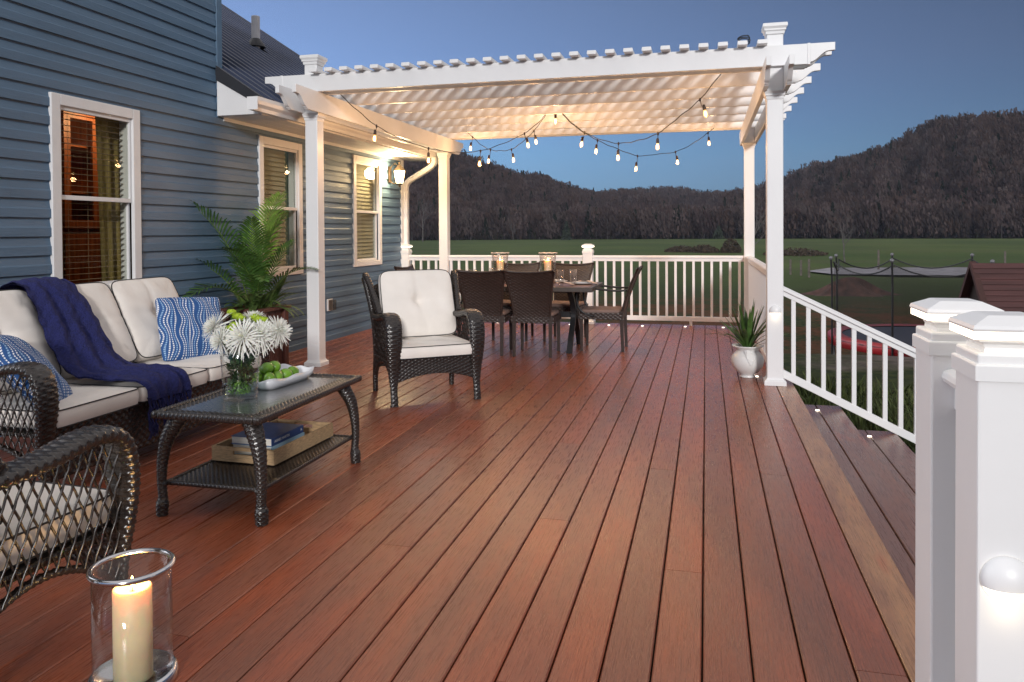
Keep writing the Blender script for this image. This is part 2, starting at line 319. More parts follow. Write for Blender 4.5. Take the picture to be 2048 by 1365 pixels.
# ---- ground
def ground_z(x, y):
    dx = np.maximum(0, x - 2.6); dy = np.maximum(0, y - 11.5); d = np.hypot(dx, dy); t = np.clip(d / 9, 0, 1); t = t * t * (3 - 2 * t)
    return -.58 - 1.42 * t
sx = np.concatenate([-np.geomspace(900, .6, 90), [0], np.geomspace(.6, 900, 90)]); sy = np.concatenate([np.linspace(-30, 8, 12), np.geomspace(9, 1500, 150)])
GX, GY = np.meshgrid(sx, sy, indexing='ij'); GZ = ground_z(GX, GY)
for sc, am in ((.9, .03), (.23, .06), (.05, .05)): GZ = GZ + am * np.sin(GX * sc + 1.3) * np.cos(GY * sc * .8 + .4 * GX * sc) * np.clip((np.hypot(GX, GY) - 8) / 10, 0, 1)
def ground_material():
    m = bpy.data.materials.new('meadow grass'); m.use_nodes = True; n = m.node_tree.nodes; l = m.node_tree.links; b = n['Principled BSDF']; b.inputs['Roughness'].default_value = .95; b.inputs['Specular IOR Level'].default_value = .1
    tc = n.new('ShaderNodeTexCoord')
    def noise(scale, det=5, st=(1, 1, 1)):
        mp = n.new('ShaderNodeMapping'); mp.inputs['Scale'].default_value = st; l.new(tc.outputs['Object'], mp.inputs[0])
        z = n.new('ShaderNodeTexNoise'); z.inputs['Scale'].default_value = scale; z.inputs['Detail'].default_value = det; l.new(mp.outputs[0], z.inputs[0]); return z.outputs[0]
    def rg(s, a0, a1, b0=0., b1=1.):
        r = n.new('ShaderNodeMapRange'); r.interpolation_type = 'SMOOTHSTEP'; r.inputs[1].default_value = a0; r.inputs[2].default_value = a1; r.inputs[3].default_value = b0; r.inputs[4].default_value = b1; l.new(s, r.inputs[0]); return r.outputs[0]
    def mixc(f, A, B):
        x = n.new('ShaderNodeMix'); x.data_type = 'RGBA'; l.new(f, x.inputs['Factor'])
        for s_, v in (('A', A), ('B', B)):
            if isinstance(v, tuple): x.inputs[s_].default_value = (*v, 1)
            else: l.new(v, x.inputs[s_])
        return x.outputs['Result']
    def math_(op, a, b_=None):
        x = n.new('ShaderNodeMath'); x.operation = op
        for i, v in enumerate((a, b_)):
            if v is None: continue
            if isinstance(v, (int, float)): x.inputs[i].default_value = v
            else: l.new(v, x.inputs[i])
        return x.outputs[0]
    sp = n.new('ShaderNodeSeparateXYZ'); l.new(tc.outputs['Object'], sp.inputs[0]); X, Y = sp.outputs[0], sp.outputs[1]
    big = noise(.035, 4, (1, .5, 1)); med = noise(.5); fin = noise(6, 6)
    streak = noise(.05, 5, (.35, 2.2, 1)); g = mixc(rg(big, .38, .62), (.052, .086, .026), (.092, .128, .038)); g = mixc(rg(streak, .46, .68, 0, .75), g, (.090, .096, .046)); g = mixc(rg(med, .45, .7, 0, .55), g, (.075, .075, .036)); g = mixc(rg(fin, .35, .65, 0, .5), g, (.032, .050, .016))
    g = mixc(rg(Y, 75, 28), g, mixc(rg(fin, .35, .65), (.020, .030, .012), (.042, .052, .020)))
    # worn sandy yard below the steps
    wob = math_('MULTIPLY', math_('SUBTRACT', med, .5), 3.0)
    sm = math_('MULTIPLY', rg(math_('ADD', Y, wob), 11.2, 12.0), rg(math_('ADD', Y, wob), 19.5, 17.5)); sm = math_('MULTIPLY', sm, rg(math_('ADD', X, wob), 1.2, 2.4))
    sand = mixc(rg(fin, .3, .7), (.085, .068, .060), (.14, .115, .105)); g = mixc(sm, g, sand)
    # rusty leaf-covered strips further out
    rm = math_('MULTIPLY', rg(math_('ADD', Y, wob), 20, 23), rg(math_('ADD', Y, wob), 42, 30)); rm = math_('MULTIPLY', rm, rg(math_('ADD', med, math_('MULTIPLY', fin, .5)), .62, .85))
    g = mixc(math_('MULTIPLY', rm, .8), g, (.11, .042, .022))
    l.new(g, b.inputs['Base Color'])
    bp = n.new('ShaderNodeBump'); bp.inputs['Strength'].default_value = .8; bp.inputs['Distance'].default_value = .08; l.new(fin, bp.inputs['Height']); l.new(bp.outputs[0], b.inputs['Normal']); return m
mb = MB(); mb.grid(np.stack([GX, GY, GZ], -1)); struct(mb.build('ground', ground_material(), smooth=True))
# gravel lane beyond the yard
def lane(pts, name, m, dz=.02):
    mb = MB(); G = []
    for a, b in pts:
        row = []
        for t in np.linspace(0, 1, 4):
            x, y = lerp(a[0], b[0], t), lerp(a[1], b[1], t); row.append((x, y, -2.0 + dz + .05))
        G.append(row)
    mb.grid(np.array(G)[:, ::-1]); return struct(mb.build(name, m))
lane([((7.8, 63.0), (7.9, 64.2)), ((8.9, 59.5), (10.2, 69.5)), ((13, 59), (15, 70.5)), ((17.7, 59), (21.3, 71.5)), ((30, 60), (34, 73)), ((60, 66), (62, 80))], 'gravel_lane',
     mat('pale gravel', (.21, .20, .22), .95, var=.35, scale=1.2, bump=.4, bscale=12))

# ---- hills and the woods on them
SK = np.array([(-60, 5.2), (-30, 5.8), (-22.5, 6.0), (-21, 6.05), (-18.98, 5.9), (-17.7, 5.54), (-15.64, 4.79), (-13.97, 4.23), (-11.92, 3.92), (-10.24, 3.38), (-8.03, 2.69), (-6.55, 2.80), (-4, 2.98), (-2.21, 3.0), (.27, 2.42), (2.35, 2.66), (4.05, 3.10), (5.38, 3.65), (7.02, 4.25), (8.94, 4.6), (10.19, 4.72), (11.42, 5.3), (12.62, 5.77), (13.5, 6.25), (14.65, 6.78), (16.06, 6.99), (19.49, 6.87), (26, 6.4), (40, 5.6), (60, 5)])
RD = np.array([(-60, 420), (-22, 440), (-14, 520), (-8, 680), (-2, 760), (3, 620), (9, 500), (16, 440), (30, 430), (60, 430)])
def ridge_d(az): return np.interp(az, RD[:, 0], RD[:, 1])
BASE_D = 312.
def hill_z(az, d):
    rd = ridge_d(az); top = rd * np.tan(np.radians(np.interp(az, SK[:, 0], SK[:, 1]))) + 1.289 - 6.5
    t = np.clip((d - BASE_D) / (rd - BASE_D), 0, 1); s_ = t ** 1.05 * (1 - .25 * np.sin(t * math.pi) * (1 - t))
    s_ = np.where(d > rd, np.clip(1 - (d - rd) / 500, 0, 1), s_)
    spur = (3.5 * np.sin(az * .9 + d * .012) + 2.2 * np.sin(az * 2.3 - d * .02 + 1)) * np.sin(np.clip(t, 0, 1) * math.pi)
    return -2.4 + (top + 2.4) * s_ + spur
AZ = np.linspace(-60, 60, 260); DD = np.linspace(BASE_D, 1000, 90); A2, D2 = np.meshgrid(AZ, DD, indexing='ij'); HZ = hill_z(A2, D2)
mb = MB(); mb.grid(np.stack([D2 * np.sin(np.radians(A2)), D2 * np.cos(np.radians(A2)), HZ], -1))
struct(mb.build('hills', mat('leaf litter slope', (.040, .029, .027), .95, var=.35, scale=.05), smooth=True))
N = 6500; az = rng.uniform(-25, 21.5, N); u = rng.random(N)
d = BASE_D + 4 + (ridge_d(az) + 22 - BASE_D) * u ** .75; near = rng.random(N) < .10; d = np.where(near, BASE_D + rng.uniform(-8, 12, N), d)
bx, by, bz = d * np.sin(np.radians(az)), d * np.cos(np.radians(az)), hill_z(az, d)
H = rng.uniform(5.5, 11.5, N) * np.where(near, 1.15, 1); pine = rng.random(N) < .07; H = np.where(pine, H * 1.08, H)
t = np.clip((d - BASE_D) / (ridge_d(az) - BASE_D), 0, 1)
patch = .5 + .5 * np.sin(az * .8 + d * .021) * np.cos(az * .37 - d * .013 + 2)
base = np.array([(.086, .068, .061)]) * rng.uniform(.55, 1.35, (N, 1)) * (.85 + .35 * patch[:, None]) + np.array([(.012, .0, .004)]) * rng.random((N, 1))
rust = rng.random(N) < (.12 + .45 * (patch > .62) * (t > .12) + .5 * (t > .72) * (az < -6) + .12 * t)
base[rust] = np.array([(.092, .062, .052)]) * rng.uniform(.75, 1.15, (int(rust.sum()), 1)); base[pine] = np.array([(.020, .026, .016)]) * rng.uniform(.7, 1.2, (int(pine.sum()), 1))
K = 72; rr = rng.random((N, K)) ** .5; aa = rng.uniform(0, 2 * math.pi, (N, K)); hh = rng.uniform(.22, 1.0, (N, K))
cr = np.where(pine, 1.8, 3.1)[:, None] * np.where(pine[:, None], 1.15 - hh, np.sqrt(np.clip(1.02 - (2 * hh - 1.1) ** 2 / 1.35, .05, 1)))
px, py, pz = bx[:, None] + rr * cr * np.cos(aa), by[:, None] + rr * cr * np.sin(aa), bz[:, None] + hh * H[:, None]
wq, hq = rng.uniform(.15, .5, (N, K)), rng.uniform(.35, .95, (N, K)); th = rng.uniform(0, math.pi, (N, K)); ti = rng.normal(0, .35, (N, K))
ux, uy = np.cos(th), np.sin(th); cc = np.stack([px, py, pz], -1)
e1 = np.stack([ux * wq, uy * wq, ti * wq], -1); e2 = np.stack([-uy * hq * .35, ux * hq * .35, hq], -1)
V = np.stack([cc - e1 - e2 * .8, cc + e1 * .8 - e2, cc + e1 * .6 + e2, cc - e1 * .7 + e2 * .9], 2).reshape(-1, 3)
col = np.repeat((base[:, None] * rng.uniform(.9, 1.1, (N, K, 1))).reshape(-1, 3), 4, 0); col = np.concatenate([col, np.ones((len(col), 1))], 1)
mb = MB(); mb.add(V, np.arange(len(V)).reshape(-1, 4))
# brambles and saplings that fray the edge of the wood
M_ = 26000; a3 = rng.uniform(-25, 22, M_); lob = .5 + .5 * np.sin(a3 * 3.1) * np.sin(a3 * 7.7 + 1); d3 = BASE_D - 3 - 9 * rng.random(M_) * lob + rng.uniform(0, 8, M_); h3 = rng.random(M_) ** 1.6 * (1.2 + 3.2 * lob) - .1
c3 = np.stack([d3 * np.sin(np.radians(a3)), d3 * np.cos(np.radians(a3)), -2.2 + h3], -1); q3 = rng.uniform(.15, .45, M_); t3 = rng.uniform(0, math.pi, M_)
e1 = np.stack([np.cos(t3) * q3, np.sin(t3) * q3, rng.normal(0, .1, M_)], -1); e2 = np.stack([rng.normal(0, .1, M_), rng.normal(0, .1, M_), q3 * 1.4], -1)
V3 = np.stack([c3 - e1 - e2, c3 + e1 - e2 * .8, c3 + e1 * .7 + e2, c3 - e1 * .6 + e2 * .9], 1).reshape(-1, 3); mb.add(V3, np.arange(len(V3)).reshape(-1, 4))
k3 = np.where(rng.random((M_, 1)) < .3, np.array([(.03, .034, .018)]), np.array([(.048, .036, .030)])) * rng.uniform(.6, 1.3, (M_, 1)); col = np.concatenate([col, np.concatenate([np.repeat(k3, 4, 0), np.ones((M_ * 4, 1))], 1)])
# trunks, pale and dark
tw = rng.uniform(.09, .20, N); pale = rng.random(N) < .22; ca, sa = np.cos(np.radians(az)), -np.sin(np.radians(az))
TV = []
for sx_, zz in ((-1, 0), (1, 0), (.5, .92), (-.5, .92)): TV.append(np.stack([bx + sx_ * tw * ca, by + sx_ * tw * sa, bz + zz * H], -1))
TVb = []
for sx_, zz in ((-1, 0), (1, 0), (.5, .92), (-.5, .92)): TVb.append(np.stack([bx + sx_ * tw * sa, by - sx_ * tw * ca, bz + zz * H], -1))
tc_ = np.where(pale[:, None], np.array([(.15, .135, .13)]), np.array([(.035, .03, .03)])) * rng.uniform(.6, 1.1, (N, 1))
for T4 in (TV, TVb):
    T4 = np.stack(T4, 1).reshape(-1, 3); mb.add(T4, np.arange(len(T4)).reshape(-1, 4)); col = np.concatenate([col, np.concatenate([np.repeat(tc_, 4, 0), np.ones((N * 4, 1))], 1)])
WOODM = mat('bare autumn woods', (.05, .04, .04), .95, attr='tone', spec=.1)
_n = WOODM.node_tree.nodes; _l = WOODM.node_tree.links; _b = _n['Principled BSDF']; _t = _n.new('ShaderNodeBsdfTranslucent'); _m = _n.new('ShaderNodeMixShader'); _m.inputs[0].default_value = .45
_l.new(_n['Attribute'].outputs['Color'], _t.inputs[0]); _l.new(_b.outputs[0], _m.inputs[1]); _l.new(_t.outputs[0], _m.inputs[2]); _l.new(_m.outputs[0], _n['Material Output'].inputs[0])
tag(mb.build('forest', WOODM, colattr=col), 'bare autumn woods covering the far hills', 'forest', kind='stuff')

# ---- single trees and shrubs out in the meadow
def cloud(mb, n, fn, s0, s1, flat=.6):
    c = np.array([fn() for _ in range(n)]); a = rng.normal(size=(n, 3)); a /= np.linalg.norm(a, axis=1)[:, None]; b_ = np.cross(a, rng.normal(size=(n, 3))); b_ /= np.linalg.norm(b_, axis=1)[:, None]
    s_ = rng.uniform(s0, s1, (n, 1)); a, b_ = a * s_, b_ * s_ * flat
    V = np.stack([c - a - b_ * .6, c + a * .7 - b_, c + a + b_ * .7, c - a * .8 + b_], 1).reshape(-1, 3); mb.add(V, np.arange(n * 4).reshape(-1, 4))
def at(u, v, d=None, z=None):
    """point under pixel (u,v) of the 2048 photo on height z"""
    dr = _r3 * ((u - 1024) / 1532.3) - _u3 * ((v - 486.9) / 1532.3) + _f2; o = Vector((0, 0, ch))
    t_ = (z - ch) / dr.z if z is not None else d; return o + dr * t_
CEDAR = mat('cedar foliage', (.020, .030, .015), .9, var=.5, scale=.6); BARK = mat('grey bark', (.09, .08, .075), .9, var=.4, scale=2)
for i, (uu, dd, hgt, wd) in enumerate([(1133, 285, 7.2, 2.1), (1437, 288, 5.2, 2.4)]):
    p = at(uu, 478, d=dd); loc = (p.x, p.y, -2.3)
    tr = thing('cedar_tree', ['dark pointed cedar standing alone at the meadow edge behind the middle railing post', 'low dark cedar at the wood edge left of the right rear pergola post'][i], 'tree', loc)
    mb = MB(); mb.tube([(0, 0, 0), (0, 0, hgt * .9)], [.25, .05], 6); mb.build('trunk', BARK, tr)
    def fc():
        z = random.uniform(.06, 1); r = wd * (1 - z) ** .8 * math.sqrt(random.random()); a = random.uniform(0, 6.28); return (r * math.cos(a), r * math.sin(a), z * hgt)
    mb = MB(); cloud(mb, 700, fc, .2, .55); mb.build('crown', CEDAR, tr)
def bare_tree(loc, hgt, label, seed, spread=.5):
    rd_ = random.Random(seed); tr = thing('bare_tree', label, 'tree', loc, group='leafless trees beyond the railing'); mb = MB(); mc = MB()
    def grow(p, d_, L, r, lev):
        q = [p]; dd = d_.copy()
        for _ in range(4): dd = (dd + Vector((rd_.gauss(0, .10), rd_.gauss(0, .10), .05))).normalized(); q.append(q[-1] + dd * L / 4)
        (mb if lev < 1 else mc).tube(q, [r, r * .85, r * .7, r * .55, r * .4], 5 if lev < 2 else 3, False)
        if lev < 4:
            for k in range([6, 4, 4, 3][lev]):
                b_ = q[rd_.randint(1, 4)]; nd = (dd + Vector((rd_.gauss(0, spread), rd_.gauss(0, spread), rd_.uniform(-.1, .5)))).normalized(); grow(b_, nd, L * rd_.uniform(.42, .62), r * .42, lev + 1)
    grow(Vector((0, 0, 0)), Vector((0, 0, 1)), hgt * .62, hgt * .016, 0)
    mb.build('trunk', BARK, tr); mc.build('crown', mat('bare twigs', (.085, .078, .076), .9), tr)
p = at(845, 468, d=262); bare_tree((p.x, p.y, -2.3), 16, 'wide grey leafless tree at the hill foot, left of the rear left pergola post', 3, .75)
p = at(1027, 474, d=290); bare_tree((p.x, p.y, -2.3), 11.5, 'slim pale trunked leafless tree at the wood edge left of the cedar', 5, .3)
p = at(1500, 474, d=60); bare_tree((p.x, p.y, -2.0), 6.3, 'thin leafless sapling seen between the two right pergola posts', 8, .4)
p = at(1690, 520, d=75); bare_tree((p.x, p.y, -2.0), 5.0, 'spreading leafless tree in the meadow behind the trampoline', 11, .8)
SHR = mat('russet brush', (.050, .036, .024), .95, var=.5, scale=1.5)
for i, (uu, dd, hgt, wd, lb) in enumerate([(1362, 118, 1.0, 5.0, 'low russet shrub in the meadow, leftmost of the row behind the right railing'), (1408, 116, 1.2, 4.6, 'flat russet shrub in the meadow left of the peaked one'), (1462, 114, 2.2, 3.0, 'peaked russet shrub in the meadow beside the rear right pergola post'), (1590, 100, 1.0, 8.0, 'wide dark shrub patch in the meadow right of the front right pergola post')]):
    p = at(uu, 500, d=dd); sh = thing('meadow_shrub', lb, 'shrub', (p.x, p.y, -2.0)); mb = MB()
    def fs():
        a = random.uniform(0, 6.28); r = math.sqrt(random.random()) * wd / 2; return (r * math.cos(a), r * math.sin(a), random.uniform(0, hgt) * (1 - (2 * r / wd) ** 2 * .8))
    cloud(mb, 1400, fs, .06, .2); mb.build('foliage', SHR, sh)
# weeds growing beside the steps
WEED = mat('weeds', (.055, .078, .018), .8, var=.5, scale=9)
mb = MB()
for i in range(2600):
    x = random.uniform(.75, 3.6); y = random.uniform(6.95, 9.6)
    if x < 1.6 and y < 7.05: continue
    zg = float(ground_z(np.array(x), np.array(y))); h_ = random.uniform(.04, .20) * (1.4 if x < 1.8 else .8); a = random.uniform(0, 6.28); l_ = random.uniform(0, .08)
    dx, dy = math.cos(a), math.sin(a); w_ = random.uniform(.006, .016)
    mb.add([(x - dy * w_, y + dx * w_, zg), (x + dy * w_, y - dx * w_, zg), (x + dx * l_ + dy * w_, y + dy * l_ - dx * w_, zg + h_ * .6), (x + dx * l_ * 2, y + dy * l_ * 2, zg + h_)], [(0, 1, 2, 3)])
tag(mb.build('grass', WEED), 'rough grass and weeds growing beside the deck steps', 'grass', kind='stuff')
# ================================================================ HOUSE
house = thing('house', 'blue grey vinyl sided house with white trimmed windows and dark metal roof along the deck', 'house', (WALLX, 6.2, 0))
hx = lambda x: x - WALLX
OX, OY = WALLX, 6.2       # children are in house coordinates
CO = .1275                # height of one siding course
def siding(mb, y0, y1, z0, z1):
    prof = []
    k = int(z0 / CO) - 1
    while k * CO < z1:
        b = k * CO
        seg = [(b - .0005, .001), (b, .018), (b + .058, .0168), (b + .066, .011), (b + .108, .0045), (b + .1145, .0008), (b + CO - .001, .0008)]
        for z, x in seg: prof.append((z, x))
        k += 1
    # clip
    out = []
    for (za, xa), (zb, xb) in zip(prof, prof[1:]):
        if zb <= z0 or za >= z1: continue
        if za < z0: xa = lerp(xa, xb, (z0 - za) / (zb - za)); za = z0
        if zb > z1: xb = lerp(xa, xb, (z1 - za) / (zb - za)); zb = z1
        if not out: out.append((za, xa))
        out.append((zb, xb))
    ys = np.arange(y0, y1, .4).tolist() + [y1]
    P = np.array([[(x, y - OY, z) for z, x in out] for y in ys]); mb.grid(P)
    if y1 - y0 > .5:      # panels overlap at staggered end joints
        rs = random.Random(int(y0 * 100) + int(z0 * 10)); k = math.ceil(z0 / CO)
        while (k + 1) * CO <= z1:
            if rs.random() < .42:
                b = k * CO; ye = rs.uniform(y0 + .12, y1 - .1); seg = [(b - .0005, .002), (b - .0005, .0198), (b + .058, .0186), (b + .066, .0126), (b + .108, .0062), (b + .1145, .0024)]
                mb.grid(np.array([[(x, y - OY, z) for z, x in seg] for y in (y0 + .001, ye)])); mb.add([(x, ye - OY, z) for z, x in seg] + [(0.0, ye - OY, seg[-1][0]), (0.0, ye - OY, seg[0][0])], [tuple(range(8))])
            k += 1
WIN = [(4.325, 5.176, .838, 2.265), (6.848, 7.692, .836, 2.272), (8.970, 9.836, .848, 2.282)]
YA = 3.86; YE = 10.63
mb = MB()
ins = .05
edges = [YA] + [v for w_ in WIN for v in (w_[0] + ins, w_[1] - ins)] + [YE]
for i in range(0, len(edges), 2): siding(mb, edges[i], edges[i + 1], .0, 2.36)
for w_ in WIN: siding(mb, w_[0] + ins, w_[1] - ins, .0, w_[2] + ins); siding(mb, w_[0] + ins, w_[1] - ins, w_[3] - ins, 2.36)
siding(mb, YA, 6.2, 2.36, 5.0)
mb.build('siding', SIDING, house)
# plain wall faces that close the house
mb = MB(); mb.box(-5.0, -.02, YE - .02 - OY, YE - OY, 0, 2.45); mb.build('end_wall', SIDING, house); mb = MB(); mb.box(-5.0, -.02, YA - OY, YA + .02 - OY, 0, 5.0); mb.build('end_wall', SIDING, house); mb = MB(); mb.box(-5.0, -.02, 6.18 - OY, 6.2 - OY, 2.5, 5.0)
mb.build('end_wall', SIDING, house)
mb = MB()
mb.box(-.01, .024, 6.185 - OY, 6.262 - OY, 2.36, 5.0); mb.box(-.08, -.01, 6.202 - OY, 6.262 - OY, 2.9, 5.0)
mb.build('corner_trim', SIDING, house, bevel=.003)
mb = MB(); mb.box(-.06, .026, YE - .075 - OY, YE + .015 - OY, 0, 2.36); mb.build('corner_trim', WHITE2, house, bevel=.003)
mb = MB(); mb.box(.0, .03, 6.27 - OY, YE - .08 - OY, 2.335, 2.366); mb.build('frieze_trim', WHITE2, house)
# roof
zr = lambda x: 2.498 + .661 * (-3.9 - x)        # world x
ROOF = mat('dark blue metal roof', (.045, .058, .100), .36, metal=.5, var=.15, scale=2, bump=.03, bscale=8)
xs = [-3.86, -8.6]; mb = MB(); pr = []
y = 6.2
while y < 11.0:
    for dy, dz in ((0, 0), (.085, 0), (.100, .026), (.125, .026), (.140, 0)): pr.append((y + dy, dz))
    y += .2
P = np.array([[(hx(x), yy - OY, zr(x) + dz + .02) for x in np.linspace(-3.86, -8.6, 3)] for yy, dz in pr]); mb.grid(P)
roof = mb.build('roof', ROOF, house)
DKM = mat('dark roof edge metal', (.030, .032, .038), .45, metal=.3, var=.1, scale=3)
mb = MB()
mb.hexa([(hx(-4.36), 6.17 - OY, zr(-4.36) - .105), (hx(-3.87), 6.17 - OY, zr(-3.87) - .06), (hx(-3.87), 6.20 - OY, zr(-3.87) - .06), (hx(-4.36), 6.20 - OY, zr(-4.36) - .105),
         (hx(-4.36), 6.17 - OY, zr(-4.36) + .03), (hx(-3.87), 6.17 - OY, zr(-3.87) + .03), (hx(-3.87), 6.20 - OY, zr(-3.87) + .03), (hx(-4.36), 6.20 - OY, zr(-4.36) + .03)])
mb.build('roof_edge', DKM, roof); mb = MB(); mb.hexa([(hx(-8.6), 11.0 - OY, zr(-8.6) - .12), (hx(-3.87), 11.0 - OY, zr(-3.87) - .08), (hx(-3.87), 11.03 - OY, zr(-3.87) - .08), (hx(-8.6), 11.03 - OY, zr(-8.6) - .12),
         (hx(-8.6), 11.0 - OY, zr(-8.6) + .045), (hx(-3.87), 11.0 - OY, zr(-3.87) + .045), (hx(-3.87), 11.03 - OY, zr(-3.87) + .045), (hx(-8.6), 11.03 - OY, zr(-8.6) + .045)])
mb.build('roof_edge', DKM, roof)
mb = MB(); mb.prism([(hx(-4.349), 2.368), (hx(-3.925), 2.368), (hx(-3.925), 2.452), (hx(-4.349), 2.69)], 6.175 - OY, 6.215 - OY, 'y'); mb.build('eave_return', WHITE2, house, bevel=.002)
mb = MB()
for i in range(3):     # soffit in three long strips
    a = lerp(-4.37, -3.93, i / 3); b = lerp(-4.37, -3.93, (i + 1) / 3); mb.box(hx(a) + .002, hx(b) - .002, 6.216 - OY, 10.97 - OY, 2.366, 2.376)
mb.box(hx(-4.38), hx(-3.93), 6.22 - OY, 10.97 - OY, 2.378, 2.386)
mb.build('soffit', WHITE2, house)
mb = MB(); mb.box(hx(-3.93), hx(-3.905), 6.20 - OY, 10.98 - OY, 2.36, 2.50); mb.build('fascia', WHITE2, house)
mb = MB(); kp = [(hx(-3.902), 2.485), (hx(-3.902), 2.375), (hx(-3.84), 2.370), (hx(-3.828), 2.40), (hx(-3.805), 2.425), (hx(-3.795), 2.455), (hx(-3.795), 2.487), (hx(-3.805), 2.487), (hx(-3.805), 2.46), (hx(-3.84), 2.40), (hx(-3.85), 2.385), (hx(-3.893), 2.385), (hx(-3.893), 2.485)]
mb.prism(kp, 5.97 - OY, 10.75 - OY, 'y'); mb.box(hx(-3.9), hx(-3.796), 5.962 - OY, 5.968 - OY, 2.372, 2.486); mb.build('gutter', WHITE, house)
mb = MB()
def rect_tube(mb, pts, a, b): # downspout
    G = []
    for i, p in enumerate(pts):
        p = Vector(p); t = (Vector(pts[min(i + 1, len(pts) - 1)]) - Vector(pts[max(i - 1, 0)])).normalized(); s_ = Vector((0, 1, 0)); n_ = t.cross(s_).normalized()
        G.append([p + s_ * a * sx_ + n_ * b * sy_ for sx_, sy_ in ((1, .7), (.7, 1), (-.7, 1), (-1, .7), (-1, -.7), (-.7, -1), (.7, -1), (1, -.7))])
    mb.grid(np.array([[tuple(v) for v in r] for r in G]), closed_v=True)
rect_tube(mb, [(hx(-3.85), 10.62 - OY, 2.38), (hx(-3.85), 10.62 - OY, 2.31), (hx(-3.89), 10.63 - OY, 2.26), (hx(-3.95), 10.65 - OY, 2.225), (hx(-4.26), 10.68 - OY, 2.06), (hx(-4.31), 10.69 - OY, 2.02), (hx(-4.335), 10.69 - OY, 1.96), (hx(-4.335), 10.69 - OY, -.8)], .052, .038)
mb.build('downspout', WHITE, house, smooth=True)
mb = MB(); vx, vy = -5.745, 9.0
mb.lathe([(.055, 3.6), (.055, 4.14), (.048, 4.145), (.045, 4.0)], 16, (hx(vx), vy - OY, 0)); vent = mb.build('vent_pipe', mat('grey pvc', (.66, .66, .68), .5, var=.1, scale=8), house, smooth=False)
mb = MB(); mb.lathe([(.13, zr(vx) + .02), (.11, zr(vx) + .06), (.064, zr(vx) + .12), (.058, zr(vx) + .13)], 16, (hx(vx), vy - OY, 0)); mb.build('flashing', DKM, vent)
# outlet with clear cover
mb = MB(); mb.box(.02, .04, 8.235 - OY, 8.355 - OY, .36, .50); ob = mb.build('outlet_box', WHITE2, house, bevel=.004)
mb = MB(); mb.box(.041, .095, 8.245 - OY, 8.345 - OY, .368, .492); mb.build('cover', thin_glass('cloudy cover', (.62, .60, .57), .25), ob, bevel=.008)
